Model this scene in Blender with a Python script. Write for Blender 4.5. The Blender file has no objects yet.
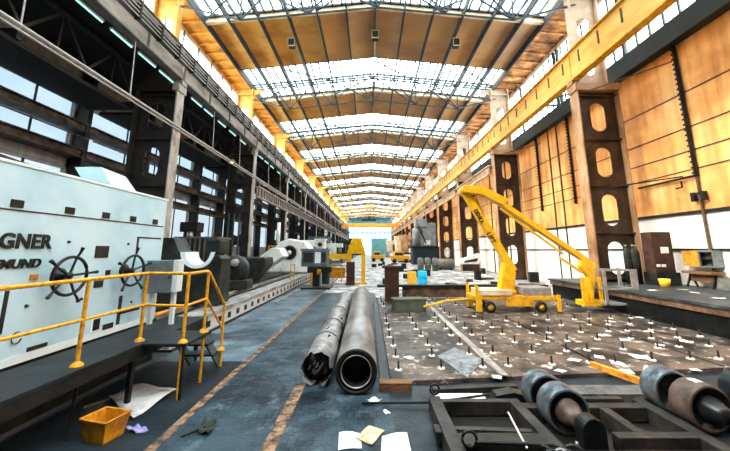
import bpy, math, random
from mathutils import Vector, Matrix
random.seed(7)
C = bpy.context.scene.collection
PI = math.pi
# ------------------------------------------------------------------ camera numbers
F_PX, PITCH, CX, CY, EYE = 313.0, math.radians(9.83), 369.0, 195.8, 2.2
CP, SP = math.cos(PITCH), math.sin(PITCH)
def at(px, py, x=None, y=None, z=None):
    u = (px-CX)/F_PX; v = (CY-py)/F_PX
    r = (u, CP-v*SP, SP+v*CP)
    t = x/r[0] if x is not None else y/r[1] if y is not None else (z-EYE)/r[2]
    return Vector((r[0]*t, r[1]*t, EYE+r[2]*t))

# ------------------------------------------------------------------ materials
MATS = {}
KEEP = {'yellow_paint','rail_yellow','boom_yellow','crane_yellow','crane_orange','upper_column_left','cream_beam','machine_edge','white_panel','paper','paper_stained',
        'washer','debris_white','wall_orange','wall_white','roof_boards','roof_boards_edge','roof_eave_right','blue_barrel','yellow_box','orange_bar','bin_yellow','white_cast'}
TONE = {'frame_steel':0.42,'gloss_black':0.5,'machine_blue':0.92,'column_steel_left':0.75,'castiron':0.42,'pale_rail':0.8,'bed_side':0.9,'bed_steel':0.85,'dark_steel':0.6,'column_flange_right':0.9,'upper_column_right':0.9,'girder_grey':1.35,'girder_flange_grey':1.1,'lower_runway_steel':1.0,'bluish_rag':1,'sheet':0.85,'teal_door':1.3,'column_flange_left':1.25}
def mat(name, cols, scale=3.0, rough=0.6, metal=0.0, bump=0.0, bscale=None, detail=6, stretch=(1,1,1), contrast=(0.35,0.65), dist=0.0, spec=0.28):
    """noise between two or more colours, optional bump"""
    if name not in KEEP: cols = [tuple(c*TONE.get(name,0.62) for c in k) for k in cols]
    m = bpy.data.materials.new(name); m.use_nodes = True
    nt = m.node_tree; N = nt.nodes; L = nt.links
    b = N['Principled BSDF']
    b.inputs['Roughness'].default_value = rough; b.inputs['Metallic'].default_value = metal
    b.inputs['Specular IOR Level'].default_value = spec
    tc = N.new('ShaderNodeTexCoord'); mp = N.new('ShaderNodeMapping'); mp.inputs['Scale'].default_value = stretch
    L.new(tc.outputs['Object'], mp.inputs['Vector'])
    if len(cols) == 1:
        b.inputs['Base Color'].default_value = (*cols[0], 1)
    else:
        n = N.new('ShaderNodeTexNoise'); n.inputs['Scale'].default_value = scale; n.inputs['Detail'].default_value = detail
        n.inputs['Distortion'].default_value = dist; n.inputs['Roughness'].default_value = 0.65
        L.new(mp.outputs[0], n.inputs['Vector'])
        r = N.new('ShaderNodeValToRGB'); e = r.color_ramp.elements
        lo, hi = contrast
        e[0].position = lo; e[0].color = (*cols[0], 1); e[1].position = hi; e[1].color = (*cols[-1], 1)
        for i, c in enumerate(cols[1:-1]):
            k = e.new(lo+(hi-lo)*(i+1)/(len(cols)-1)); k.color = (*c, 1)
        L.new(n.outputs['Fac'], r.inputs[0]); L.new(r.outputs[0], b.inputs['Base Color'])
    if bump:
        n2 = N.new('ShaderNodeTexNoise'); n2.inputs['Scale'].default_value = bscale or scale*4; n2.inputs['Detail'].default_value = 5
        L.new(mp.outputs[0], n2.inputs['Vector'])
        bp = N.new('ShaderNodeBump'); bp.inputs['Strength'].default_value = bump; bp.inputs['Distance'].default_value = 0.02
        L.new(n2.outputs['Fac'], bp.inputs['Height']); L.new(bp.outputs[0], b.inputs['Normal'])
    MATS[name] = m
    return m
def nodes(m): return m.node_tree.nodes, m.node_tree.links

YEL = (0.78,0.40,0.02)
mat('yellow_paint', [(0.38,0.17,0.010),(0.66,0.32,0.015),(0.75,0.40,0.02)], 5, 0.45, bump=0.1)
mat('rail_yellow', [(0.42,0.17,0.01),(0.80,0.36,0.01),(0.86,0.42,0.02)], 14, 0.4)
mat('boom_yellow', [(0.62,0.30,0.004),(0.80,0.44,0.008)], 4, 0.4)
mat('crane_yellow', [(0.55,0.23,0.035),(0.72,0.34,0.06),(0.84,0.46,0.12)], 0.9, 0.5, stretch=(1,0.4,1))
mat('crane_orange', [(0.75,0.30,0.04),(0.95,0.48,0.08)], 0.5, 0.5)
mat('dark_steel', [(0.010,0.010,0.011),(0.030,0.028,0.027),(0.06,0.045,0.035)], 2.5, 0.55, 0.3, bump=0.2, contrast=(0.3,0.75))
mat('column_steel_left', [(0.016,0.014,0.013),(0.045,0.036,0.030),(0.085,0.055,0.035)], 1.4, 0.6, 0.2, bump=0.2, contrast=(0.35,0.8))
mat('column_flange_left', [(0.13,0.10,0.085),(0.30,0.25,0.21),(0.38,0.33,0.29)], 1.8, 0.6, stretch=(1,1,0.5))
mat('column_steel_right', [(0.035,0.018,0.010),(0.075,0.040,0.022),(0.15,0.075,0.035)], 1.2, 0.55, 0.1, bump=0.2)
mat('column_flange_right', [(0.22,0.10,0.04),(0.42,0.21,0.10),(0.52,0.33,0.20)], 1.5, 0.6, stretch=(1,1,0.4))
mat('upper_column_left', [(0.55,0.26,0.04),(0.78,0.44,0.09)], 1.5, 0.6)
mat('upper_column_right', [(0.42,0.28,0.19),(0.62,0.45,0.33)], 1.5, 0.6)
mat('girder_grey', [(0.075,0.062,0.052),(0.20,0.17,0.145),(0.32,0.28,0.24)], 1.2, 0.55, 0.1, stretch=(1,0.35,1), bump=0.1)
mat('girder_flange_grey', [(0.06,0.055,0.05),(0.16,0.14,0.12)], 2, 0.55)
mat('lower_runway_steel', [(0.16,0.12,0.10),(0.36,0.27,0.21)], 2, 0.6)
mat('rust_beam', [(0.06,0.03,0.015),(0.16,0.09,0.05),(0.26,0.16,0.10)], 1.6, 0.7, bump=0.2)
mat('girt_rust', [(0.03,0.02,0.015),(0.13,0.09,0.065),(0.30,0.22,0.165)], 2.2, 0.7, bump=0.3, contrast=(0.35,0.75))
mat('pale_rail', [(0.45,0.38,0.33),(0.62,0.55,0.50)], 4, 0.4)
mat('truss_teal', [(0.030,0.055,0.065),(0.07,0.10,0.11)], 2, 0.5)
mat('cream_beam', [(0.55,0.36,0.20),(0.82,0.66,0.48)], 1.5, 0.6)
mat('purlin', [(0.020,0.030,0.040),(0.055,0.060,0.065)], 1.0, 0.7)
mat('blue_beam', [(0.010,0.022,0.032),(0.022,0.042,0.055)], 1.5, 0.5)
mat('mullion', [(0.03,0.05,0.055)], rough=0.5)
mat('machine_blue', [(0.30,0.54,0.64),(0.50,0.71,0.80),(0.62,0.82,0.89)], 0.9, 0.42, bump=0.05, contrast=(0.28,0.6), detail=9)
mat('machine_edge', [(0.72,0.80,0.80),(0.82,0.87,0.87)], 3, 0.5)
mat('black_paint', [(0.008,0.008,0.009),(0.03,0.03,0.032)], 6, 0.4)
mat('dark_plate', [(0.012,0.011,0.011),(0.05,0.045,0.04)], 8, 0.5)
mat('platform', [(0.006,0.008,0.010),(0.022,0.028,0.033),(0.055,0.065,0.07)], 2.2, 0.55, bump=0.4, bscale=14, contrast=(0.3,0.8))
mat('platform_top', [(0.02,0.028,0.033),(0.06,0.075,0.085),(0.16,0.17,0.17)], 1.6, 0.5, bump=0.4, bscale=9, contrast=(0.35,0.72))
mat('grey_cabinet', [(0.17,0.20,0.21),(0.30,0.34,0.35)], 5, 0.5)
mat('white_panel', [(0.62,0.66,0.66),(0.78,0.80,0.79)], 3, 0.5)
mat('castiron', [(0.018,0.020,0.018),(0.055,0.060,0.052),(0.11,0.11,0.09)], 2.4, 0.5, 0.3, bump=0.4)
mat('green_cab', [(0.09,0.13,0.12),(0.20,0.26,0.24)], 3, 0.5)
mat('bed_steel', [(0.10,0.08,0.07),(0.36,0.33,0.31),(0.62,0.59,0.56)], 2.2, 0.42, 0.2, stretch=(3,0.5,1), contrast=(0.3,0.65))
mat('bed_side', [(0.20,0.19,0.18),(0.62,0.60,0.57),(0.74,0.72,0.69)], 2.0, 0.6, contrast=(0.3,0.55))
mat('white_cast', [(0.42,0.40,0.37),(0.74,0.72,0.68),(0.85,0.83,0.80)], 2.2, 0.5, bump=0.2, contrast=(0.3,0.6))
mat('pipe_white', [(0.08,0.068,0.062),(0.27,0.24,0.225),(0.50,0.46,0.44)], 2.0, 0.35, 0.25, stretch=(1,0.45,1), bump=0.15, contrast=(0.28,0.62))
mat('pipe_dark', [(0.006,0.005,0.005),(0.025,0.021,0.019)], 5, 0.5)
mat('plastic_wrap', [(0.07,0.06,0.055),(0.25,0.23,0.22),(0.50,0.47,0.45)], 3.5, 0.3, bump=0.8, bscale=9, contrast=(0.3,0.62))
mat('rod', [(0.25,0.24,0.23),(0.6,0.58,0.55)], 8, 0.3, 0.8)
mat('wood', [(0.16,0.07,0.03),(0.38,0.19,0.09)], 6, 0.7, stretch=(1,6,6))
mat('roller_steel', [(0.06,0.075,0.09),(0.22,0.27,0.32),(0.42,0.38,0.36)], 5.0, 0.36, 0.65, bump=0.2)
mat('roller_rust', [(0.04,0.03,0.027),(0.13,0.09,0.075),(0.24,0.17,0.14)], 3.0, 0.45, 0.35, bump=0.3)
mat('frame_steel', [(0.018,0.018,0.019),(0.075,0.068,0.062),(0.17,0.13,0.105)], 3.2, 0.45, 0.35, bump=0.4, contrast=(0.3,0.75))
mat('gloss_black', [(0.008,0.009,0.010),(0.03,0.035,0.04)], 4, 0.3, 0.3)
mat('rust_box', [(0.045,0.018,0.010),(0.12,0.05,0.03)], 3, 0.8, bump=0.4)
mat('green_box', [(0.10,0.12,0.085),(0.17,0.19,0.14)], 4, 0.7)
mat('blue_barrel', [(0.01,0.42,0.72)], rough=0.45)
mat('yellow_box', [(0.80,0.38,0.02),(0.9,0.5,0.05)], 4, 0.5)
mat('paper', [(0.62,0.60,0.57),(0.85,0.83,0.80)], 5, 0.9)
mat('paper_stained', [(0.42,0.20,0.09),(0.72,0.45,0.26),(0.80,0.62,0.46)], 8, 0.9)
mat('pale_sheet', [(0.10,0.10,0.105),(0.30,0.32,0.34),(0.45,0.47,0.49)], 5, 0.5, 0.2)
mat('sheet', [(0.26,0.23,0.22),(0.60,0.57,0.55),(0.70,0.68,0.66)], 3.0, 0.8)
mat('bin_yellow', [(0.40,0.14,0.01),(0.80,0.36,0.015)], 7, 0.4)
mat('bluish_rag', [(0.12,0.10,0.32),(0.35,0.30,0.60)], 20, 0.9)
mat('green_rag', [(0.01,0.016,0.010),(0.05,0.06,0.035)], 20, 0.9)
mat('orange_bar', [(0.26,0.09,0.015),(0.55,0.22,0.025),(0.66,0.29,0.03)], 7, 0.5)
mat('stripe', [(0.02,0.022,0.025),(0.20,0.12,0.07),(0.48,0.27,0.15)], 7, 0.7, contrast=(0.36,0.6), bump=0.3)
mat('lamp_metal', [(0.03,0.03,0.03)], rough=0.5)
mat('lamp_rim', [(0.75,0.62,0.25)], rough=0.5)
mat('debris_white', [(0.36,0.31,0.28),(0.72,0.68,0.65),(0.80,0.77,0.74)], 2.5, 0.85)
mat('debris_brown', [(0.08,0.04,0.025),(0.30,0.17,0.10)], 3, 0.85)
mat('tank_grey', [(0.14,0.14,0.12),(0.30,0.29,0.26)], 3, 0.5)
mat('milling_grey', [(0.22,0.25,0.27),(0.40,0.43,0.45)], 1.5, 0.5)
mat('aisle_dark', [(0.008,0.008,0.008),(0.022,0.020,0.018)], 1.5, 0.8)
mat('stud_steel', [(0.03,0.026,0.024),(0.10,0.08,0.07)], 20, 0.5, 0.5)
mat('washer', [(0.52,0.46,0.40),(0.78,0.74,0.68)], 30, 0.6)
mat('basket_grey', [(0.26,0.22,0.21),(0.50,0.45,0.43)], 6, 0.5)
mat('rubber', [(0.010,0.010,0.010),(0.03,0.028,0.026)], 10, 0.8)
mat('teal_door', [(0.05,0.16,0.18),(0.10,0.24,0.25)], 1, 0.6)

def emis(name, col, s):
    m = bpy.data.materials.new(name); m.use_nodes = True; b = m.node_tree.nodes['Principled BSDF']
    b.inputs['Emission Color'].default_value = (*col, 1); b.inputs['Emission Strength'].default_value = s
    b.inputs['Base Color'].default_value = (*col, 1); MATS[name] = m
emis('tube_light', (0.35,0.85,0.80), 0.5)
emis('warm_light', (1.0,0.75,0.35), 6.0)

def glass(name, tint):
    m = bpy.data.materials.new(name); m.use_nodes = True; N, L = nodes(m)
    N.remove(N['Principled BSDF']); out = N['Material Output']
    t = N.new('ShaderNodeBsdfTransparent'); g = N.new('ShaderNodeBsdfGlossy'); g.inputs['Roughness'].default_value = 0.15
    tc = N.new('ShaderNodeTexCoord'); n = N.new('ShaderNodeTexNoise'); n.inputs['Scale'].default_value = 0.6; n.inputs['Detail'].default_value = 5
    r = N.new('ShaderNodeValToRGB'); e = r.color_ramp.elements
    e[0].position = 0.3; e[0].color = (*[c*0.88 for c in tint], 1); e[1].position = 0.6; e[1].color = (*tint, 1)
    L.new(tc.outputs['Object'], n.inputs['Vector']); L.new(n.outputs['Fac'], r.inputs[0]); L.new(r.outputs[0], t.inputs[0])
    x = N.new('ShaderNodeMixShader'); x.inputs[0].default_value = 0.05
    L.new(t.outputs[0], x.inputs[1]); L.new(g.outputs[0], x.inputs[2]); L.new(x.outputs[0], out.inputs['Surface'])
    MATS[name] = m
glass('roof_glass', (0.86,0.97,1.0))
glass('wall_glass', (0.055,0.068,0.080))
glass('end_glass', (0.11,0.14,0.15))
glass('clear_glass', (0.85,0.95,0.97))
glass('low_glass', (0.060,0.068,0.074))

# --- wood block floor, panel floor, cast plate floor
def floor_mat(name, c1, c2, mortar, bw, bh, scale, rough, patch, pscale=0.5, bump=0.35, rot=0.0, msize=0.02):
    flk = {'cast_plate':((0.46,0.38,0.33),3.0,0.57,0.61),'block_floor':((0.10,0.145,0.17),2.6,0.56,0.68),'walkway':((0.26,0.32,0.35),1.6,0.54,0.70),'far_floor':((0.75,0.73,0.72),1.4,0.52,0.58)}.get(name)
    k_ = {'block_floor':0.85,'near_floor':0.75,'cast_plate':0.95,'walkway':0.95}.get(name,1.0)
    c1, c2, mortar, patch = [tuple(v*k_ for v in c) for c in (c1,c2,mortar,patch)]
    m = mat(name, [c1, c2], 1, rough, spec=0.16); N, L = nodes(m); b = N['Principled BSDF']
    tc = N.new('ShaderNodeTexCoord'); mp = N.new('ShaderNodeMapping'); mp.inputs['Rotation'].default_value = (0,0,rot)
    L.new(tc.outputs['Object'], mp.inputs[0])
    br = N.new('ShaderNodeTexBrick'); br.inputs['Scale'].default_value = scale
    br.inputs['Color1'].default_value = (*c1,1); br.inputs['Color2'].default_value = (*c2,1); br.inputs['Mortar'].default_value = (*mortar,1)
    br.inputs['Brick Width'].default_value = bw; br.inputs['Row Height'].default_value = bh; br.inputs['Mortar Size'].default_value = msize
    L.new(mp.outputs[0], br.inputs['Vector'])
    n = N.new('ShaderNodeTexNoise'); n.inputs['Scale'].default_value = pscale; n.inputs['Detail'].default_value = 9; n.inputs['Roughness'].default_value = 0.7
    L.new(tc.outputs['Object'], n.inputs['Vector'])
    r = N.new('ShaderNodeValToRGB'); e = r.color_ramp.elements; e[0].position = 0.42; e[0].color = (0,0,0,1); e[1].position = 0.60; e[1].color = (1,1,1,1)
    L.new(n.outputs['Fac'], r.inputs[0])
    mx = N.new('ShaderNodeMixRGB'); mx.blend_type = 'MIX'; mx.inputs[2].default_value = (*patch,1)
    ml = N.new('ShaderNodeMath'); ml.operation = 'MULTIPLY'; ml.inputs[1].default_value = 0.85
    L.new(r.outputs[0], ml.inputs[0]); L.new(ml.outputs[0], mx.inputs[0]); L.new(br.outputs['Color'], mx.inputs[1])
    last = mx.outputs[0]
    if flk:
        nf = N.new('ShaderNodeTexNoise'); nf.inputs['Scale'].default_value = flk[1]; nf.inputs['Detail'].default_value = 8; nf.inputs['Roughness'].default_value = 0.72; L.new(tc.outputs['Object'], nf.inputs['Vector'])
        rf = N.new('ShaderNodeMapRange'); rf.inputs[1].default_value = flk[2]; rf.inputs[2].default_value = flk[3]; L.new(nf.outputs['Fac'], rf.inputs[0])
        m3 = N.new('ShaderNodeMixRGB'); m3.inputs[2].default_value = (*flk[0],1); L.new(rf.outputs[0], m3.inputs[0]); L.new(last, m3.inputs[1]); last = m3.outputs[0]
        ns = N.new('ShaderNodeTexNoise'); ns.inputs['Scale'].default_value = flk[1]*0.45; ns.inputs['Detail'].default_value = 7; ns.inputs['Distortion'].default_value = 0.6; L.new(tc.outputs['Object'], ns.inputs['Vector'])
        rs = N.new('ShaderNodeMapRange'); rs.inputs[1].default_value = 0.52; rs.inputs[2].default_value = 0.60; rs.inputs[4].default_value = 0.8; L.new(ns.outputs['Fac'], rs.inputs[0])
        m4 = N.new('ShaderNodeMixRGB'); m4.blend_type = 'MULTIPLY'; m4.inputs[2].default_value = (0.22,0.22,0.24,1); L.new(rs.outputs[0], m4.inputs[0]); L.new(last, m4.inputs[1]); last = m4.outputs[0]
    L.new(last, b.inputs['Base Color'])
    rr = N.new('ShaderNodeMapRange'); rr.inputs[3].default_value = rough+0.15; rr.inputs[4].default_value = rough-0.12
    L.new(n.outputs['Fac'], rr.inputs[0]); L.new(rr.outputs[0], b.inputs['Roughness'])
    n2 = N.new('ShaderNodeTexNoise'); n2.inputs['Scale'].default_value = 18; n2.inputs['Detail'].default_value = 6
    L.new(tc.outputs['Object'], n2.inputs['Vector'])
    ad = N.new('ShaderNodeMath'); ad.operation = 'ADD'; L.new(n2.outputs['Fac'], ad.inputs[0]); L.new(br.outputs['Fac'], ad.inputs[1])
    bp = N.new('ShaderNodeBump'); bp.inputs['Strength'].default_value = bump; bp.inputs['Distance'].default_value = 0.015; bp.invert = True
    L.new(ad.outputs[0], bp.inputs['Height']); L.new(bp.outputs[0], b.inputs['Normal'])
    return m
floor_mat('block_floor', (0.012,0.024,0.034),(0.030,0.052,0.068),(0.004,0.006,0.008), 0.10,0.2,1.0,0.42,(0.045,0.078,0.100),0.9,rot=0.0,msize=0.006)
floor_mat('walkway', (0.05,0.085,0.11),(0.075,0.115,0.14),(0.012,0.012,0.012), 6.0,1.1,1.0,0.36,(0.13,0.18,0.21),0.9,0.2,msize=0.02)
floor_mat('near_floor', (0.008,0.013,0.017),(0.016,0.024,0.030),(0.003,0.004,0.005), 2.2,3.0,1.0,0.38,(0.030,0.044,0.054),1.6,0.3,msize=0.012)
floor_mat('cast_plate', (0.024,0.020,0.019),(0.040,0.033,0.030),(0.01,0.009,0.008), 0.8,0.75,1.0,0.42,(0.16,0.115,0.088),0.9,0.35,msize=0.008)
floor_mat('far_floor', (0.13,0.125,0.13),(0.20,0.195,0.20),(0.05,0.045,0.045), 3,2,1.0,0.45,(0.42,0.40,0.40),0.6,0.3)
floor_mat('aisle_floor', (0.05,0.05,0.05),(0.08,0.08,0.08),(0.02,0.02,0.02), 2,2,1.0,0.6,(0.14,0.13,0.12),0.4,0.3)

# --- roof slab: orange boards, warm light painted into the left side
def roof_mat(name, c1, c2, c3, scale=0.55, warm_fade=True):
    m = mat(name, [c1,c2,c3], scale, 0.8, bump=0.5, bscale=5, stretch=(0.7,1,1), contrast=(0.32,0.68), detail=10)
    if warm_fade:   # warm light painted into the left boards, noisy fade to grey by the middle
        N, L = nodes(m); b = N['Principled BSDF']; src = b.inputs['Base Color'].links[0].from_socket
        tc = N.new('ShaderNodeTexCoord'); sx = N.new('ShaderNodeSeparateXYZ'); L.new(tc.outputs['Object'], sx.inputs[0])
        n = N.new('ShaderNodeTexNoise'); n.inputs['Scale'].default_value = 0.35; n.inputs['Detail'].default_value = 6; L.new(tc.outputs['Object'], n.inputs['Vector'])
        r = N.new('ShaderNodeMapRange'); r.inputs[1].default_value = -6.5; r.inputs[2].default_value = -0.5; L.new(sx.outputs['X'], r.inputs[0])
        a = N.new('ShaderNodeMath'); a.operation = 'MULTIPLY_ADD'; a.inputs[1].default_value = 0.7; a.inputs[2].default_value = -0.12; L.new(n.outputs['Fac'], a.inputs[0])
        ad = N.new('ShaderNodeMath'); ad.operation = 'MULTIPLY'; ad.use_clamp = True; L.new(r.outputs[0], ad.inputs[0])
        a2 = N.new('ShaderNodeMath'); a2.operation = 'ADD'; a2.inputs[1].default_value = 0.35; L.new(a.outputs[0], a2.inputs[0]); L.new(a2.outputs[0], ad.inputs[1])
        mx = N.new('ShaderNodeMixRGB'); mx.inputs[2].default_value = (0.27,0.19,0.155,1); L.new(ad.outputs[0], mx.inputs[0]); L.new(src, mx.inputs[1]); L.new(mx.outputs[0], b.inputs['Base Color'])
    return m
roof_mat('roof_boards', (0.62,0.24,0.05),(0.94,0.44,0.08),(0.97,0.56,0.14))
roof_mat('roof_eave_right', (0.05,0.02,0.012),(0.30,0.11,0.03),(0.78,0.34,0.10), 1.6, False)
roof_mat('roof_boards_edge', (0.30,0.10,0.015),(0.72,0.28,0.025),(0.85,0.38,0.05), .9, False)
# --- wall panels, orange boards above, whitewash below: noise-mixed colours with rows
def panel_mat(name, cols, seam, bw, bh, runs=0.9):
    m = mat(name, cols, 0.45, 0.75, bump=0.2, contrast=(0.3,0.7), detail=9)
    N, L = nodes(m); b = N['Principled BSDF']; src = b.inputs['Base Color'].links[0].from_socket
    tc = N.new('ShaderNodeTexCoord'); sx = N.new('ShaderNodeSeparateXYZ'); cb = N.new('ShaderNodeCombineXYZ')
    L.new(tc.outputs['Object'], sx.inputs[0]); L.new(sx.outputs['Y'], cb.inputs['X']); L.new(sx.outputs['Z'], cb.inputs['Y'])
    br = N.new('ShaderNodeTexBrick'); br.inputs['Scale'].default_value = 1; br.inputs['Brick Width'].default_value = bw; br.inputs['Row Height'].default_value = bh
    br.inputs['Mortar Size'].default_value = 0.012; br.offset = 0
    br.inputs['Color1'].default_value = (1,1,1,1); br.inputs['Color2'].default_value = (0.86,0.84,0.80,1); br.inputs['Mortar'].default_value = (*seam,1)
    L.new(cb.outputs[0], br.inputs['Vector'])
    # vertical run marks down the boards
    wn = N.new('ShaderNodeTexNoise'); wn.inputs['Scale'].default_value = 1.0; wn.inputs['Detail'].default_value = 8
    mp = N.new('ShaderNodeMapping'); mp.inputs['Scale'].default_value = (1,2.6,0.22); L.new(tc.outputs['Object'], mp.inputs[0]); L.new(mp.outputs[0], wn.inputs['Vector'])
    rp = N.new('ShaderNodeValToRGB'); rp.color_ramp.elements[0].position = 0.35; rp.color_ramp.elements[0].color = (0.72,0.62,0.52,1); rp.color_ramp.elements[1].position = 0.6; rp.color_ramp.elements[1].color = (1,1,1,1)
    L.new(wn.outputs['Fac'], rp.inputs[0])
    m1 = N.new('ShaderNodeMixRGB'); m1.blend_type = 'MULTIPLY'; m1.inputs[0].default_value = 1; L.new(src, m1.inputs[1]); L.new(br.outputs['Color'], m1.inputs[2])
    m2 = N.new('ShaderNodeMixRGB'); m2.blend_type = 'MULTIPLY'; m2.inputs[0].default_value = runs; L.new(m1.outputs[0], m2.inputs[1]); L.new(rp.outputs[0], m2.inputs[2])
    L.new(m2.outputs[0], b.inputs['Base Color'])
panel_mat('wall_orange', [(0.60,0.22,0.06),(0.90,0.43,0.14),(0.95,0.60,0.28)], (0.8,0.7,0.6), 40, 30)
panel_mat('wall_white', [(0.93,0.84,0.78),(0.97,0.93,0.90)], (0.8,0.7,0.65), 40, 30, 0.25)
panel_mat('aisle_wall', [(0.40,0.42,0.44),(0.55,0.57,0.59)], (0.25,0.25,0.26), 4, 1.5)

# ------------------------------------------------------------------ geometry helpers
class MB:
    def __init__(s): s.v = []; s.f = []; s.sm = []
    def add(s, vs, fs, smooth=False):
        o = len(s.v); s.v += [tuple(v) for v in vs]
        for f in fs: s.f.append(tuple(i+o for i in f)); s.sm.append(smooth)
        return s
    def box(s, x0, x1, y0, y1, z0, z1, M=None):
        vs = [Vector(p) for p in ((x0,y0,z0),(x1,y0,z0),(x1,y1,z0),(x0,y1,z0),(x0,y0,z1),(x1,y0,z1),(x1,y1,z1),(x0,y1,z1))]
        if M: vs = [M @ v for v in vs]
        return s.add(vs, [(0,3,2,1),(4,5,6,7),(0,1,5,4),(1,2,6,5),(2,3,7,6),(3,0,4,7)])
    def bar(s, p0, p1, w, h=None, up=(0,0,1)):
        """square bar from p0 to p1"""
        h = h or w; p0 = Vector(p0); p1 = Vector(p1); d = (p1-p0).normalized(); u = Vector(up)
        if abs(d.dot(u)) > 0.99: u = Vector((1,0,0))
        a = d.cross(u).normalized()*w/2; b = a.cross(d).normalized()*h/2
        vs = [p+q for p in (p0,p1) for q in (-a-b,a-b,a+b,-a+b)]
        return s.add(vs, [(0,3,2,1),(4,5,6,7),(0,1,5,4),(1,2,6,5),(2,3,7,6),(3,0,4,7)])
    def tube(s, pts, r, n=10, caps=True, r2=None):
        pts = [Vector(p) for p in pts]; rings = []; k = len(pts)
        up = Vector((0,0,1))
        for i, p in enumerate(pts):
            d = (pts[min(i+1,k-1)]-pts[max(i-1,0)]).normalized()
            u = up if abs(d.dot(up)) < 0.97 else Vector((1,0,0))
            a = d.cross(u).normalized(); b = a.cross(d).normalized()
            rr = r if r2 is None else r+(r2-r)*i/(k-1)
            rings.append([p+a*math.cos(t)*rr+b*math.sin(t)*rr for t in (2*PI*j/n for j in range(n))])
        vs = [v for ring in rings for v in ring]
        fs = [(i*n+j, i*n+(j+1)%n, (i+1)*n+(j+1)%n, (i+1)*n+j) for i in range(k-1) for j in range(n)]
        s.add(vs, fs, True)
        if caps: s.add(rings[0], [tuple(range(n))][::-1]); s.add(rings[-1], [tuple(range(n))])
        return s
    def lathe(s, prof, M=None, n=24, smooth=True):
        """prof: list of (radius, height) about local z"""
        vs = [Vector((r*math.cos(2*PI*j/n), r*math.sin(2*PI*j/n), h)) for r, h in prof for j in range(n)]
        if M: vs = [M @ v for v in vs]
        k = len(prof)
        return s.add(vs, [(i*n+j, i*n+(j+1)%n, (i+1)*n+(j+1)%n, (i+1)*n+j) for i in range(k-1) for j in range(n)], smooth)
    def prism(s, poly, d, M=None):
        """poly in local xy, extruded to z = d"""
        n = len(poly); vs = [Vector((x,y,0)) for x,y in poly]+[Vector((x,y,d)) for x,y in poly]
        if M: vs = [M @ v for v in vs]
        return s.add(vs, [tuple(range(n))[::-1], tuple(range(n,2*n))]+[(i,(i+1)%n,n+(i+1)%n,n+i) for i in range(n)])
    def mesh(s, name):
        me = bpy.data.meshes.new(name); me.from_pydata(s.v, [], s.f); me.update()
        me.polygons.foreach_set('use_smooth', s.sm)
        return me
    def build(s, name, m, parent=None, bevel=0.0, loc=None, recalc=True):
        me = s.mesh(name)
        if recalc:
            import bmesh
            b = bmesh.new(); b.from_mesh(me); bmesh.ops.recalc_face_normals(b, faces=b.faces); b.to_mesh(me); b.free()
        me.materials.append(MATS[m]); o = bpy.data.objects.new(name, me); C.objects.link(o)
        if parent: o.parent = parent
        if loc: o.location = loc
        if bevel:
            bv = o.modifiers.new('bevel','BEVEL'); bv.width = bevel; bv.segments = 2; bv.limit_method = 'ANGLE'
        return o
def tag(o, label, cat, group=None):
    o['label'] = label; o['category'] = cat
    if group: o['group'] = group
    return o
def thing(name, label, cat, loc=(0,0,0), rz=0, group=None):
    o = bpy.data.objects.new(name, None); C.objects.link(o); o.location = loc; o.rotation_euler = (0,0,rz); o.empty_display_size = 0.2
    return tag(o, label, cat, group)
def struct(name, mb, m, parent=None, **k):
    o = mb.build(name, m, parent, **k); o['kind'] = 'structure'; return o
def dup(root, loc, rz=None, label=None, group=None):
    r = root.copy(); C.objects.link(r); r.location = loc
    if rz is not None: r.rotation_euler = (0,0,rz)
    if label: r['label'] = label
    if group: r['group'] = group
    for ch in list(root.children):
        c = ch.copy(); C.objects.link(c); c.parent = r
        for g in list(ch.children):
            d = g.copy(); C.objects.link(d); d.parent = c
    return r
def RX(a): return Matrix.Rotation(a,4,'X')
def RY(a): return Matrix.Rotation(a,4,'Y')
def RZ(a): return Matrix.Rotation(a,4,'Z')
def T(*p): return Matrix.Translation(p)
ORD = ['nearest','second','third','fourth','fifth','sixth','seventh','eighth','ninth','tenth','eleventh','twelfth','thirteenth','fourteenth']

# ------------------------------------------------------------------ hall dimensions
BAY = 10.2; Y0 = 14.2; YEND = 142.0; YBACK = -3.0
COLY = [Y0+BAY*k for k in range(-1,13)]
RIDGE_X, RIDGE_Z, SLOPE = 0.4, 17.1, 0.105
XL, XR = -11.6, 12.7
def zr(x): return RIDGE_Z - SLOPE*abs(x-RIDGE_X)

# floors: adjoining regions of one ground
def slab(name, m, x0,x1,y0,y1, z=0.0):
    return struct(name, MB().box(x0,x1,y0,y1,z-0.3,z), m)
slab('floor','block_floor', -2.5,0.32,YBACK,17.0)
slab('floor','walkway', -4.3,-2.5,6.75,40.0)
slab('floor','near_floor', -4.3,-2.5,YBACK,6.75)
slab('floor','aisle_floor', -14.2,-4.3,YBACK,YEND)
slab('floor','near_floor', 0.32,9.0,YBACK,5.6)
slab('floor','far_floor', -2.5,0.32,17.0,YEND)
slab('floor','far_floor', -4.3,-2.5,40.0,YEND)
slab('floor','far_floor', 0.32,9.0,15.2,YEND)
slab('floor','far_floor', 9.0,12.8,15.9,YEND)
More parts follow.
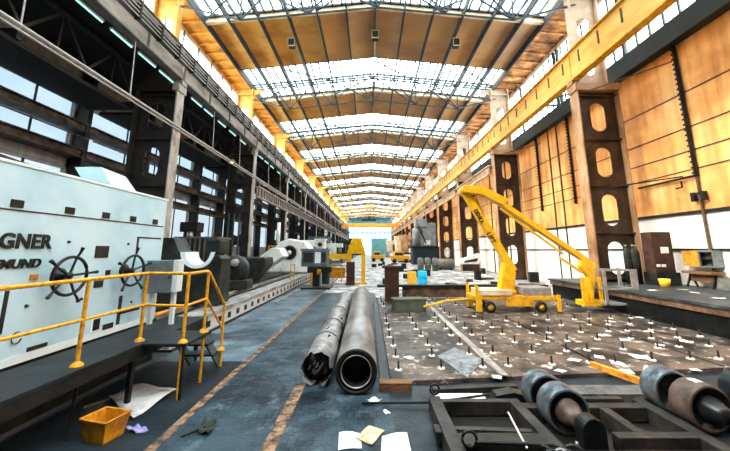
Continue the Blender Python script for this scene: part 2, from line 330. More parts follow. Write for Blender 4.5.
# clamping floor: four cast plates with dark joints between, each skewed a little as the pit edge is
xs = [0.34,2.38,4.50,6.78,9.0]
SK = 0.10
def sky_(x, y): return y + SK*(x-0.4)
fl = MB()
for i in range(4):
    a, b = xs[i]+0.04, xs[i+1]-0.04
    P = [(a,sky_(a,5.75)),(b,sky_(b,5.75)),(b,15.2),(a,15.2)]
    fl.prism(P, 0.3, T(0,0,-0.29))
struct('floor', fl, 'cast_plate')
struct('floor', MB().box(0.32,9.0,5.6,15.2,-0.3,-0.06), 'near_floor')
struct('trim_1', MB().box(-2.50,-2.38,YBACK,26,0.0,0.006), 'stripe')
struct('trim_2', MB().box(-1.21,-1.05,YBACK,5.7,0.0,0.006), 'stripe')
struct('trim_3', MB().box(2.31,2.46,5.98,15.1,0.011,0.03), 'bed_steel')
struct('trim_4', MB().box(0.18,0.32,5.6,15.2,0.0,0.08), 'dark_plate')

# raised plinth along right wall
MB_ = MB(); MB_.box(9.0,12.8,YBACK,15.9,0,0.74)
struct('floor', MB_, 'gloss_black')  # black side colour holds the shade of the hollow under the lip
struct('floor', MB().box(8.85,12.8,YBACK,16,0.74,0.82), 'platform_top')
struct('trim_12', MB().box(8.9,9.0,YBACK,15.9,0.56,0.74), 'debris_brown')

# ------------------------------------------------------------------ roof
for k in range(-1,13):
    y0, y1 = 17.1+BAY*k-BAY*0+0.0, 22.3+BAY*k
    r = MB()
    for a, b in ((-9.9,RIDGE_X),(RIDGE_X,10.6)):
        r.add([(a,y0,zr(a)),(b,y0,zr(b)),(b,y1,zr(b)),(a,y1,zr(a)),(a,y0,zr(a)+.25),(b,y0,zr(b)+.25),(b,y1,zr(b)+.25),(a,y1,zr(a)+.25)],
              [(0,3,2,1),(4,5,6,7),(0,1,5,4),(1,2,6,5),(2,3,7,6),(3,0,4,7)])
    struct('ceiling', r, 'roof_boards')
    t = MB()
    for a, b in ((-9.9,RIDGE_X),(RIDGE_X,10.6)):
        t.bar((a,y0-.12,zr(a)-.10),(b,y0-.12,zr(b)-.10),0.24,0.36)
    struct('trim_5', t, 'cream_beam')
# eave strips, full length, with short ribs
for sgn, a, b in ((-1,XL,-9.9),(1,10.6,XR)):
    r = MB(); y0, y1 = YBACK, YEND
    r.add([(a,y0,zr(a)),(b,y0,zr(b)),(b,y1,zr(b)),(a,y1,zr(a)),(a,y0,zr(a)+.25),(b,y0,zr(b)+.25),(b,y1,zr(b)+.25),(a,y1,zr(a)+.25)],
          [(0,3,2,1),(4,5,6,7),(0,1,5,4),(1,2,6,5),(2,3,7,6),(3,0,4,7)])
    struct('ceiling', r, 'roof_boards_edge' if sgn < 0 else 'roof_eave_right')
    q = MB(); yy = YBACK+0.5
    while yy < 70:
        q.bar((a+.1,yy,zr(a)-.06),(b,yy,zr(b)-.06),0.09,0.14); yy += 1.02
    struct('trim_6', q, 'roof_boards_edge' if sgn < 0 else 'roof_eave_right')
    e = MB(); xe = a if sgn < 0 else b
    e.box(xe-.12,xe+.12,YBACK,YEND,zr(xe)-.35,zr(xe)+.02)
    struct('trim_7', e, 'cream_beam')
# purlins along the hall
px = [RIDGE_X+1.77*i for i in range(-6,7)]
px[0], px[-1] = -9.9, 10.6
for i, x in enumerate(px):
    o = MB().box(x-.035,x+.035,YBACK,YEND,zr(x)-.45,zr(x)-.005).build('roof_purlin','purlin')
    side = 'ridge' if i == 6 else ('left' if i < 6 else 'right')
    lab = 'dark roof purlin running the whole hall under the ridge' if i == 6 else 'dark roof purlin running lengthwise, %s one %s of the ridge' % (['','first','second','third','fourth','fifth','outermost'][abs(i-6)], side)
    tag(o, lab, 'purlin', 'roof purlins')
# skylights between the boarded bands
n = 0
for k in range(-1,13):
    y0, y1 = 22.3+BAY*(k-1), 17.1+BAY*k
    if k == 12: pass
    n += 1
    fr = MB()
    j = 0; x = -9.9
    while x < 10.61:
        fr.box(x-.05,x+.05,y0,y1,zr(x)-.02,zr(x)+.14); x += 0.59
    for yy in (y0+.05,(y0+y1)/2,y1-.30):
        for a, b in ((-9.9,RIDGE_X),(RIDGE_X,10.6)): fr.bar((a,yy,zr(a)+.06),(b,yy,zr(b)+.06),.12,.12)
    w = struct('window_%d'%n, fr, 'mullion')
    g = MB()
    for a, b in ((-9.9,RIDGE_X),(RIDGE_X,10.6)):
        g.add([(a,y0,zr(a)+.18),(b,y0,zr(b)+.18),(b,y1,zr(b)+.18),(a,y1,zr(a)+.18)], [(0,1,2,3)])
    g.build('glass_pane','roof_glass',w)
# truss under each skylight
def truss(y, idx):
    t = thing('roof_truss', '%s roof truss from the camera, thin teal steel lattice under a skylight'%ORD[idx], 'truss', (0,y,0), 0, 'roof trusses')
    xs_ = [RIDGE_X+1.77*2*i*0.985 for i in (-2.9,-2,-1,0,1,2,2.9)]
    up = lambda x: zr(x)-.5; lo = lambda x: zr(x)-2.6
    a, b = -9.9, 10.6
    m = MB()
    for d in (-.17,.17):
        m.bar((a,d,up(a)),(RIDGE_X,d,up(RIDGE_X)),.09,.11); m.bar((RIDGE_X,d,up(RIDGE_X)),(b,d,up(b)),.09,.11)
    m.build('top_chord','truss_teal',t)
    m = MB(); m.bar((a,0,lo(a)+1.2),(xs_[1],0,lo(xs_[1])),.07); m.bar((xs_[1],0,lo(xs_[1])),(RIDGE_X,0,lo(RIDGE_X)),.07); m.bar((RIDGE_X,0,lo(RIDGE_X)),(xs_[5],0,lo(xs_[5])),.07); m.bar((xs_[5],0,lo(xs_[5])),(b,0,lo(b)+1.2),.09)
    m.build('bottom_chord','truss_teal',t)
    m = MB()
    for i in range(1,6):
        x = xs_[i]
        m.bar((x,0,lo(x)),(xs_[i-1] if i > 1 else (x+xs_[0])/2,0,up(xs_[i-1])),.075)
        m.bar((x,0,lo(x)),((x+xs_[i-1])/2,0,up(x)),.075); m.bar((x,0,lo(x)),((x+xs_[i+1])/2,0,up(x)),.075)
        m.bar((x,0,lo(x)),(x,0,up(x)),.075)
    m.build('web_member','truss_teal',t)
    m = MB()   # wind bracing lying in the roof plane
    for i in range(0,6):
        xa, xb = xs_[i], xs_[i+1]; s = 1 if i % 2 else -1
        m.bar((xa,-2.3*s,zr(xa)-.45),(xb,0.0,zr(xb)-.45),.08)
    m.build('bracing','truss_teal',t)
    return t
for i, y in enumerate(COLY[1:]): truss(y, i)

# hanging dark lamps with rods
for i, (x, lab) in enumerate(((-5.1,'left of the ridge'),(0.42,'under the ridge'),(5.75,'right of the ridge'))):
    t = thing('hanging_lamp','dark rectangular hanging lamp on a rod in the first roof bay, %s'%lab,'lamp',(x,18.7,0),0,'lamps under the roof')
    z = zr(x)-.62
    MB().box(-.20,.20,-.20,.20,z-.52,z).build('lamp_body','lamp_metal',t,bevel=.02)
    MB().box(-.24,.24,-.24,-.20,z-.56,z-.50).box(-.24,.24,-.24,-.20,z-.02,z+.04).box(-.24,-.20,-.24,-.20,z-.5,z).box(.20,.24,-.24,-.20,z-.5,z).build('lamp_rim','lamp_rim',t)
    MB().tube([(0,0,z),(0,0,z+.35)],.02,6).build('hanger_rod','lamp_rim',t)
    MB().tube([(.06,0,z+.28),(.06,3.2,z+.28)],.022,6).build('cable','lamp_rim',t)

for i in range(1,7):
    y = COLY[i]; t = thing('ridge_lamp','small teal box lamp at the ridge of the %s roof truss'%ORD[i-1],'lamp',(RIDGE_X,y,zr(RIDGE_X)-1.35),0,'lamps at the ridge')
    MB().box(-.14,.14,-.14,.14,0,.42).build('lamp_body','truss_teal',t,bevel=.02); MB().lathe([(0,-.22),(.13,-.16),(.16,-.03),(.1,0),(0,0)],None,14).build('globe','lamp_metal',t)
    MB().tube([(0,0,.42),(0,0,.80)],.02,6).build('hanger_rod','truss_teal',t)
    tag(MB().tube([(RIDGE_X,y-5.0,zr(RIDGE_X)-.62),(RIDGE_X,y-.3,zr(RIDGE_X)-.62)],.03,6).build('ridge_cable','pale_rail'),'pale cable under the ridge before the %s roof truss'%ORD[i-1],'cable','ridge cables')
# ------------------------------------------------------------------ columns
def slotted_web(x0, x1, z0, z1, ovals, th, M=None):
    """plate in the xz plane (thickness along y) with oval holes; ovals: (cx, cz, half width, half height)"""
    m = MB(); ov = sorted(ovals, key=lambda o: o[1])
    def quad(a,b,c,d):
        vs = [(p[0],y,p[1]) for y in (-th/2,th/2) for p in (a,b,c,d)]
        m.add(vs, [(0,1,2,3),(7,6,5,4)]+[(i,4+i,4+(i+1)%4,(i+1)%4) for i in range(4)])
    z = z0
    for cx, cz, hw, hh in ov:
        zb, zt = cz-hh-.12, cz+hh+.12
        if zb > z: quad((x0,z),(x1,z),(x1,zb),(x0,zb))
        n_ = 20; pts = []
        for j in range(n_):
            a = 2*PI*j/n_
            pts.append((cx+hw*math.cos(a), cz+(hh-hw)*(1 if math.sin(a) > 1e-6 else -1 if math.sin(a) < -1e-6 else 0)+hw*math.sin(a)))
        def outer(p):
            dx, dz = p[0]-cx, p[1]-cz
            sx = ((x1-cx)/dx if dx > 0 else (x0-cx)/dx) if abs(dx) > 1e-6 else 1e9
            sz = ((zt-cz)/dz if dz > 0 else (zb-cz)/dz) if abs(dz) > 1e-6 else 1e9
            s_ = min(sx, sz); return (cx+dx*s_, cz+dz*s_)
        outs = [outer(p) for p in pts]
        corners = [(x1,zt),(x0,zt),(x0,zb),(x1,zb)]
        for j in range(n_):
            a, b = pts[j], pts[(j+1)%n_]; A, B = outs[j], outs[(j+1)%n_]
            poly = [a,b,B]
            if abs(A[0]-B[0]) > 1e-6 and abs(A[1]-B[1]) > 1e-6:
                c = min(corners, key=lambda c: (c[0]-(A[0]+B[0])/2)**2+(c[1]-(A[1]+B[1])/2)**2); poly.append(c)
            poly.append(A); k = len(poly)
            vs = [(p[0],y,p[1]) for y in (-th/2,th/2) for p in poly]
            m.add(vs, [tuple(range(k)), tuple(range(2*k-1,k-1,-1)), (0,1,k+1,k)])
        z = zt
    if z < z1: quad((x0,z),(x1,z),(x1,z1),(x0,z1))
    return m
OV_Z = [1.85,4.0,6.25,8.5]
def column(side, idx, y):
    """one crane column: lower built-up part, cap, upper part carrying the roof"""
    s = -1 if side == 'left' else 1
    x0 = -9.2 if s < 0 else 10.0
    look = 'dark riveted steel hall column with oval holes' if s < 0 else 'rusty brown steel hall column with oval holes'
    t = thing('steel_column', '%s, %s of the %s row%s' % (look, ORD[idx], side, ' counted from the camera' if idx else ''), 'column', (x0,y,0), 0, 'columns of the %s row'%side)
    zb = 0.0 if s < 0 or y > 16 else 0.82
    W = 1.95; cx = 1.02*s
    web = slotted_web(min(0,W*s),max(0,W*s),zb,9.75,[(cx,z,.36,.72) for z in OV_Z],.04)
    web.build('web', 'column_steel_left' if s < 0 else 'column_steel_right', t, recalc=False)
    fl_ = 'column_flange_left' if s < 0 else 'column_flange_right'
    MB().box(-.03,.03,-.28,.28,zb,9.75).build('flange', fl_, t)
    MB().box(W*s-.03,W*s+.03,-.28,.28,zb,9.75).build('flange', fl_ if s > 0 else 'column_steel_left', t)
    st = MB()
    for z in (zb+.15,2.95,5.12,7.35,9.55): st.box(min(.03*s,(W-.03)*s),max(.03*s,(W-.03)*s),-.16,-.02,z-.03,z+.03)
    for xx in (.14*s,(W-.14)*s): st.box(xx-.07,xx+.07,-.035,-.02,zb,9.75)
    st.build('stiffener', 'column_steel_left' if s < 0 else 'column_steel_right', t)
    if idx < 5:
        rv = MB()
        for xx in (.10*s,.19*s,(W-.10)*s,(W-.19)*s):
            z = zb+.1
            while z < 9.7: rv.box(xx-.012,xx+.012,-.05,-.03,z-.012,z+.012); z += .17
        rv.build('rivets', 'column_steel_left' if s < 0 else 'column_steel_right', t)
    if s > 0: MB().box(-.12,W+.05,-.34,.34,9.75,10.12).build('cap', fl_, t, bevel=.02)
    else:
        MB().box(-.22,.10,-.32,.32,9.75,10.12).build('cap', fl_, t, bevel=.02)
        MB().box(-W-.03,-.22,-.22,.22,9.75,10.12).build('cap_beam', 'column_steel_left', t)
    MB().box(min(-.16*s,.2*s),max(-.16*s,.2*s),-.20,.20,10.12,10.33).build('bearing', fl_, t)
    u = 'upper_column_left' if s < 0 else 'upper_column_right'
    ux0, ux1 = (-.5,-1.7) if s < 0 else (.2,1.55)
    ux = t
    uz = 10.12 if s > 0 else 12.0
    if s < 0: MB().box(ux1,ux0,-.15,.15,10.12,12.0).build('base_post','column_steel_left',t)
    uw = slotted_web(min(ux0,ux1),max(ux0,ux1),uz,14.9,([((ux0+ux1)/2,11.2,.3,.5)] if s > 0 else [])+[((ux0+ux1)/2,13.3,.33,.55)],.04)
    uw.build('upper_web', u, t, recalc=False)
    MB().box(ux0-.03,ux0+.03,-.2,.2,uz,zr(x0+ux0)-.45).box(ux1-.03,ux1+.03,-.2,.2,uz,zr(x0+ux1)-.45).box(min(ux0,ux1),max(ux0,ux1),-.2,.2,14.9,15.0).build('upper_flange', u, t)
    MB().prism([(ux0,14.9),(ux1,14.9),(ux1,15.35),(ux0-.9*s,15.45),(ux0-.9*s,15.3)], .1, T(0,.05,0) @ RX(PI/2)).build('bracket', u, t)
    return t
for i, y in enumerate(COLY[1:]):
    column('left', i, y); column('right', i, y)

# ------------------------------------------------------------------ crane runway girders
def runway_left():
    for i, y in enumerate(COLY[:-1]):
        t = thing('crane_girder','grey riveted crane runway girder on the left columns, %s span%s'%(ORD[i],' from the camera' if i else ', nearest'),'girder',(-9.2,y,0),0,'left runway girders')
        MB().box(-.03,.03,.03,BAY-.03,10.37,11.93).build('web_plate','girder_grey',t)
        MB().box(-.22,.18,.02,BAY-.02,11.93,12.0).box(-.22,.18,.02,BAY-.02,10.33,10.39).build('flange','girder_flange_grey',t)
        for k in range(4): MB().box(.03,.10,k*2.55+.02,k*2.55+.10,10.39,11.1).build('stiffener','girder_flange_grey',t)
        if i < 9:
            r = MB()
            for z in (11.20,11.38,11.56,11.74): r.box(.20,.235,0.02,BAY-.02,z-.02,z+.02)
            r.build('conductor_rail','pale_rail',t)
            MB().box(.03,.05,0.02,BAY-.02,11.14,11.80).build('backing_plate','black_paint',t)
            for k in range(8):
                yy = .5+1.28*k
                MB().box(.03,.26,yy-.045,yy+.045,11.10,11.82).build('bracket','black_paint',t)
        MB().box(-.06,.04,.02,BAY-.02,12.0,12.10).build('crane_rail','girder_flange_grey',t)
def runway_right():
    for i, y in enumerate(COLY[:-1]):
        t = thing('crane_girder','yellow crane runway girder on the right columns, %s span%s'%(ORD[i],' from the camera' if i else ', nearest'),'girder',(10.0,y,0),0,'right runway girders')
        MB().box(-.03,.03,.03,BAY-.03,10.37,11.83).build('web_plate','crane_yellow',t)
        MB().box(-.16,.22,.02,BAY-.02,11.83,11.9).box(-.16,.22,.02,BAY-.02,10.33,10.39).build('flange','yellow_paint',t)
        for k in range(8):
            yy = .55+1.28*k
            MB().box(-.07,-.03,yy-.035,yy+.035,11.02,11.62).build('stiffener','rust_beam',t)
        MB().box(-.05,.05,.02,BAY-.02,11.9,12.0).build('crane_rail','rust_beam',t)
runway_left(); runway_right()

# lower runway girders (second level)
for i, y in enumerate(COLY[:-1]):
    if i >= 2:
        t = thing('lower_crane_girder','weathered lattice girder of the lower left runway, %s span from the camera'%ORD[i-2],'girder',(-9.0,y,0),0,'lower left runway girders')
        MB().box(-.05,.02,.3,BAY-.3,6.45,7.2).build('web_plate','lower_runway_steel',t)
        MB().box(-.14,.16,.3,BAY-.3,7.2,7.28).box(-.14,.16,.3,BAY-.3,6.38,6.45).build('flange','column_flange_left',t)
        if i < 8:
            for k in range(14): MB().box(.02,.12,.5+.7*k,.58+.7*k,6.45,7.2).build('stiffener','girder_flange_grey',t)
        MB().tube([(.1,.3,7.6),(.1,BAY-.3,7.6)],.03,6).tube([(.1,.6,7.28),(.1,.6,7.6)],.02,6).tube([(.1,5,7.28),(.1,5,7.6)],.02,6).build('handrail','pale_rail',t)
        t = thing('lower_crane_girder','brown girder of the lower right runway, %s span from the camera'%ORD[i-2],'girder',(9.85,y,0),0,'lower right runway girders')
        MB().box(-.04,.04,.3,BAY-.3,8.35,8.95).build('web_plate','column_flange_right',t)
        MB().box(-.14,.12,.3,BAY-.3,8.95,9.02).box(-.14,.12,.3,BAY-.3,8.28,8.35).build('flange','cream_beam',t)
# long pale double rail along the left columns
for i, y in enumerate(COLY[:-1]):
    t = thing('service_rail','pale double pipe rail along the left columns, %s span%s'%(ORD[i],' from the camera' if i else ', nearest'),'rail',(-9.08,y,0),0,'pale pipe rails')
    MB().tube([(0,0.01,7.98),(0,BAY-.01,7.98)],.045,8).tube([(-.02,0.01,7.84),(-.02,BAY-.01,7.84)],.035,8).build('pipe','pale_rail',t)
    for yy in (3.3,7.1):
        MB().tube([(-.02,yy,7.9),(-.1,yy,10.3)],.022,6).build('hanger_rod','pale_rail',t)

# fluorescent tubes under the left girder
k = 0
for y0 in (8.9,10.3,11.7,13.0,15.6,16.9,18.6,20.2,22.0,26.0,27.5,29.2,31.5,36.5,38.5,42):
    t = thing('fluorescent_lamp','greenish white fluorescent tube lamp under the left girder, number %d along the row'%(k+1) ,'lamp',(-9.5,y0,10.18),0,'tube lamps under the left girder')
    t['label'] = '%s glowing tube lamp under the left crane girder'%(ORD[k] if k < 14 else ['','farthest but one','farthest'][k-13]) + (' from the camera' if k and k < 14 else '')
    MB().box(-.06,.06,0,1.05,0.05,.12).build('housing','girder_grey',t)
    MB().tube([(0,.02,.02),(0,1.03,.02)],.035,8).build('tube','tube_light',t)
    k += 1

# ------------------------------------------------------------------ left aisle
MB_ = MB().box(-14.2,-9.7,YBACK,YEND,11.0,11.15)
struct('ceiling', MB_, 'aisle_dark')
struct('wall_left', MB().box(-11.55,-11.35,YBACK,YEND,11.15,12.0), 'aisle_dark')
w = MB()
w.box(-14.2,-14.0,YBACK,YEND,9.15,11.0)
w.box(-14.2,-14.0,YBACK,YEND,7.75,8.0)
w.box(-14.2,-14.0,YBACK,YEND,5.9,6.9)
w.box(-14.2,-14.0,YBACK,YEND,0,2.6)
for i, y in enumerate(COLY):
    for d in (0, 4.2): w.box(-14.2,-14.0,y+d-.22,y+d+.22,0,11)
struct('wall_left', w, 'aisle_wall')
wn = 14
for (z0,z1,gm) in ((8.0,9.15,'wall_glass'),(6.9,7.75,'wall_glass'),(2.6,5.9,'low_glass')):
    wn += 1; fr = MB(); y = YBACK
    while y < 100: fr.box(-14.12,-14.06,y-.03,y+.03,z0,z1); y += 2.55
    o = struct('window_%d'%wn, fr, 'dark_steel')
    MB().add([(-14.1,YBACK,z0),(-14.1,YEND,z0),(-14.1,YEND,z1),(-14.1,YBACK,z1)],[(0,1,2,3)]).build('glass_pane',gm,o)
# rusty wall girts & posts in front of the glass
for i, y in enumerate(COLY[:9]):
    for z, lab in ((7.87,'upper'),(6.62,'middle'),(5.3,'lower')):
        t = MB().box(-13.75,-13.45,y+.14,y+BAY-.14,z-.15,z+.15).box(-13.95,-13.3,y+.14,y+BAY-.14,z+.15,z+.20).box(-13.95,-13.3,y+.14,y+BAY-.14,z-.20,z-.15).build('wall_beam','girt_rust')
        tag(t,'%s rusty beam across the left wall windows, %s bay%s'%(lab,ORD[i],' from the camera' if i else ''),'beam','rusty beams along the left wall')
    for d in ((0,4.2) if i else (4.2,)):
        t = MB().box(-13.98,-13.4,y+d-.12,y+d+.12,0,11.0).build('wall_post','dark_steel')
        tag(t,'dark steel post against the left wall, %s'%('behind the %s left column'%ORD[i-1] if d == 0 else ('halfway past the %s left column'%ORD[i-1] if i else 'between the windows above the blue machine')),'post','dark posts along the left wall')
for i, y in enumerate(COLY[:7]):
    for z, lb in ((7.32,'lower'),(9.0,'upper')):
        o = MB().tube([(-13.2,y+.1,z),(-13.2,y+BAY-.1,z)],.035,8).tube([(-13.2,y+2.5,z),(-13.45,y+2.5,z)],.02,6).build('wall_pipe','girt_rust')
        tag(o,'thin %s pipe along the left wall windows, %s bay%s'%(lb,ORD[i],' from the camera' if i else ''),'pipe','thin pipes on the left wall')
# aisle longitudinal lattice truss and cross beams
for i, y in enumerate(COLY[:8]):
    t = thing('aisle_truss','dark lattice girder under the left aisle ceiling, %s bay%s'%(ORD[i],' from the camera' if i else ''),'truss',(-11.35,y,0),0,'aisle lattice girders')
    MB().bar((0,.3,10.9),(0,BAY-.3,10.9),.12,.16).build('top_chord','dark_steel',t)
    MB().bar((0,.3,9.35),(0,BAY-.3,9.35),.12,.16).build('bottom_chord','girder_flange_grey',t)
    m = MB()
    for k_ in range(4):
        a = .3+k_*2.4; m.bar((0,a,9.35),(0,a+1.2,10.9),.10); m.bar((0,a+1.2,10.9),(0,a+2.4,9.35),.10); m.bar((0,a+1.2,9.35),(0,a+1.2,10.9),.07)
    m.build('web_member','dark_steel',t)
    for d in ((0,BAY/2) if i else (BAY/2,)):
        o = MB().box(-13.9,-11.3,y+d-.09,y+d+.09,8.9,9.25).build('cross_beam','dark_steel')
        tag(o,'dark cross beam in the left aisle, %s'%('level with the %s left column'%ORD[i-1] if d == 0 else 'midway along the %s left girder span'%ORD[i]),'beam','aisle cross beams')
    o = MB().box(-13.3,-11.4,y+.3,y+BAY-.3,8.75,8.9).build('catwalk','aisle_dark')
    tag(o,'dark overhead catwalk under the left aisle truss, %s bay%s'%(ORD[i],' from the camera' if i else ''),'catwalk','aisle catwalks')

# clerestory windows
wn += 1
fr = MB(); y = YBACK
while y < YEND: fr.box(-11.5,-11.42,y-.03,y+.03,12.0,15.6); y += 1.7
o = struct('window_%d'%wn, fr, 'mullion'); MB().add([(-11.48,YBACK,12),(-11.48,YEND,12),(-11.48,YEND,15.6),(-11.48,YBACK,15.6)],[(0,1,2,3)]).build('glass_pane','clear_glass',o)
wn += 1
fr = MB(); y = YBACK
while y < 90: fr.box(12.62,12.70,y-.035,y+.035,11.55,15.55); y += .68
y = YBACK+1.7
while y < YEND: fr.box(12.55,12.70,y-.07,y+.07,11.55,15.55); y += BAY/2
fr.box(12.6,12.7,YBACK,YEND,13.4,13.5)
o = struct('window_%d'%wn, fr, 'mullion'); MB().add([(12.72,YBACK,11.55),(12.72,YEND,11.55),(12.72,YEND,15.55),(12.72,YBACK,15.55)],[(0,1,2,3)]).build('glass_pane','clear_glass',o)

# ------------------------------------------------------------------ right wall
struct('wall_right', MB().box(12.8,13.0,YBACK,YEND,3.66,10.6), 'wall_orange')
struct('wall_right', MB().box(12.8,13.0,YBACK,YEND,0,3.66), 'wall_white')
struct('trim_8', MB().box(12.35,13.0,YBACK,YEND,10.6,11.5), 'blue_beam')
struct('trim_9', MB().box(12.70,12.8,YBACK,YEND,3.6,3.72), 'dark_steel')
struct('trim_10', MB().box(12.72,12.8,YBACK,YEND,2.18,2.26), 'dark_steel')
for z in (5.35,6.1,7.05,8.5): struct('trim_11', MB().box(12.77,12.8,YBACK,YEND,z-.022,z+.022), 'girt_rust')
# notched posts on the wall with a horizontal bar
def wallpost(y, z0, z1, lab, thick=.14, notch=True):
    t = thing('wall_post', lab, 'post', (12.7,y,0))
    MB().box(-.03,.03,-thick/2,thick/2,z0,z1).box(-.07,.0,-.03,.03,z0,z1).build('post','dark_steel',t)
    if notch:
        z = z0+.15
        while z < z1-.1: MB().box(-.12,-.07,-.06,.06,z-.035,z+.035).build('rung','dark_steel',t); z += .22
    return t
t = wallpost(11.82,5.0,10.6,'dark notched vertical post on the orange wall, right of the nearest right column')
MB().box(-.04,.04,-.035,.035,.82,5.0).build('lower_post','rust_beam',t)
MB().tube([(-.05,-.0,5.05),(-.05,2.6,5.05)],.05,8).build('arm','dark_steel',t)
MB().box(-.14,.02,-.25,-.12,4.05,4.4).box(-.14,.02,.12,.25,4.05,4.4).box(-.1,.0,-.2,.2,4.3,4.38).build('clamp','dark_steel',t)
MB().tube([(-.08,.55,4.95),(-.08,.55,4.7),(-.08,.8,4.68)],.035,6).build('hook','dark_steel',t)
wallpost(22.75,5.0,10.6,'dark vertical post on the orange wall, farthest one of the second bay')
wallpost(19.0,5.0,10.6,'dark notched post on the orange wall, nearest one of the second bay')
for y, n_ in ((21.3,'left'),(20.3,'right')):
    tag(MB().box(12.72,12.8,y-.03,y+.03,.0,10.6).build('wall_batten','rust_beam'),'thin brown batten on the second bay of the orange wall, the %s of two'%n_,'batten')
for k_ in range(2,9):
    for d in (3.2,7.0):
        tag(MB().box(12.70,12.8,COLY[k_]+d+.9,COLY[k_]+d+1.0,.0,10.6).build('wall_batten','rust_beam'),'brown batten on the right wall, %s one past the %s right column'%('first' if d < 4 else 'second',ORD[k_-1]),'batten','wall battens in the far bays')
for i in range(0,6):
    for d in (5.1,):
        y = COLY[i]+d
        o = MB().box(10.1,12.5,y-.05,y+.05,11.52,11.64).box(12.42,12.55,y-.06,y+.06,11.52,15.4).bar((10.2,y,11.6),(12.5,y-1.7,11.6),.08).build('wind_strut','truss_teal')
        tag(o,'teal strut frame between yellow girder and right windows, %s bay%s'%(ORD[i],' from the camera' if i else ''),'strut','teal window struts')
# stay rods from the caps to the wall
for i in (1,2):
    y = COLY[i]
    o = MB().tube([(10.4,y-.2,9.7),(12.65,y-2.3,9.95)],.03,6).build('stay_rod','rust_beam')
    tag(o,'thin brown stay rod from the %s right column cap to the wall'%ORD[i-1],'rod','stay rods')
o = MB().tube([(10.6,13.9,4.95),(12.55,12.2,5.1)],.03,6).build('stay_rod','dark_steel')
tag(o,'dark rod from the nearest right column to the wall post hook','rod')

# ------------------------------------------------------------------ end walls
we = MB()
we.box(-14.2,13,YEND,YEND+.3,13,17.6); we.box(-14.2,-9,YEND,YEND+.3,0,13); we.box(10,13,YEND,YEND+.3,0,13); we.box(-9,10,YEND,YEND+.3,9.6,10.0)
struct('wall_back', we, 'teal_door')
wn += 1; fr = MB()
for x in range(-9,11,2): fr.box(x-.08,x+.08,YEND,YEND+.15,0,13)
o = struct('window_%d'%wn, fr, 'mullion'); MB().add([(-9,YEND+.1,0),(10,YEND+.1,0),(10,YEND+.1,13),(-9,YEND+.1,13)],[(0,1,2,3)]).build('glass_pane','end_glass',o)
struct('door_1', MB().box(1.2,8.2,YEND-.3,YEND-.1,0,7.3), 'teal_door')
struct('door_2', MB().box(-9,-3.4,YEND-.3,YEND-.1,0,7.3), 'dark_steel')
struct('wall_front', MB().box(-14.2,13,YBACK-.3,YBACK,0,17.6), 'aisle_dark')

# ------------------------------------------------------------------ overhead travelling cranes
def bridge(y, z0, z1, lab, matn, lattice=True, hook=True):
    t = thing('overhead_crane', lab, 'crane', (0,y,0))
    xa, xb = -8.9, 9.7
    if lattice:
        MB().box(xa,xb,-.3,.3,z0,z0+.35).build('bottom_girder',matn,t); MB().box(xa,xb,-.3,.3,z1-.3,z1).build('top_girder',matn,t)
        m = MB()
        for k_ in range(8):
            a = xa+k_*(xb-xa)/8; b = a+(xb-xa)/8; m.bar((a,0,z0+.2),((a+b)/2,0,z1-.2),.18); m.bar(((a+b)/2,0,z1-.2),(b,0,z0+.2),.18)
        m.build('web_member',matn,t)
    else:
        MB().box(xa,xb,-.4,.4,z0,z1).build('bridge_girder',matn,t)
    MB().box(xa,xa+.8,-2,2,z0-.3,z0+.3).build('end_carriage',matn,t); MB().box(xb-.8,xb,-2,2,z0-.3,z0+.3).build('end_carriage',matn,t)
    if hook:
        MB().box(-1.5,1.8,-.8,.8,z1-.1,z1+.8).build('trolley',matn,t)
        MB().box(-2.2,2.2,-.3,.3,z0-1.6,z0-.9).box(-.2,.2,-.1,.1,z0-.9,z0).build('hook_block','lamp_metal',t)
    return t
bridge(96,12.5,14.8,'orange lattice travelling crane bridge high at the far end of the hall','crane_orange')
bridge(104,9.6,10.9,'solid orange crane bridge lower, behind the lattice bridge','crane_orange',False,False)

# ------------------------------------------------------------------ big machine at the left
XM = -4.4
m = thing('machine_housing','huge pale blue machine housing with black lettering and two handwheels','machine',(XM,0,0))
MB().box(-3.2,0,0.6,6.78,0.8,3.27).build('housing','machine_blue',m,bevel=.04)
MB().box(-3.1,-.05,0.7,6.9,0,0.8).build('foundation','castiron',m)
MB().box(0.0,.006,.6,6.7,.80,.90).build('skirting','machine_edge',m)
MB().box(0.0,.008,.6,6.7,2.682,2.70).build('seam','rust_box',m)
MB().box(-.05,.012,.6,6.78,3.255,3.29).build('edge_strip','machine_edge',m)
MB().prism([(1.5,0),(5.25,0),(5.0,.22),(4.3,.30),(3.2,0.18),(1.5,.10)],1.7,T(-2.6,0,3.27) @ Matrix(((0,0,1,0),(1,0,0,0),(0,1,0,0),(0,0,0,1)))).build('dark_cover','rust_box',m)
MB().prism([(5.40,0),(6.0,0),(5.65,.26),(5.1,.30)],.45,T(-.55,0,3.275) @ Matrix(((0,0,1,0),(1,0,0,0),(0,1,0,0),(0,0,0,1)))).build('sloping_lid','machine_edge',m)
def plate(y0,y1,z0,z1,mt='dark_plate',name='cover_plate',d=.012,bev=0):
    return MB().box(0,d,y0,y1,z0,z1).build(name,mt,m,bevel=bev)
for y in (3.87,4.57,5.21,5.82,6.43,3.25): plate(y-.075,y+.075,2.72,2.82,'black_paint','vent',.015,.006)
def pz(px_, py_):
    p = at(px_,py_,x=XM); return p.y, p.z
def plate_px(x0,y0,x1,y1,*a,**k):
    ya, za = pz(x0,y1); yb, zb = pz(x1,y0); return plate(ya,yb,za,zb,*a,**k)
plate_px(94,246,109,258); plate_px(93,280,103,288); plate_px(105,270,110,275); plate_px(29,274,38,280.5,'orange_bar'); plate_px(26,342,47,352)
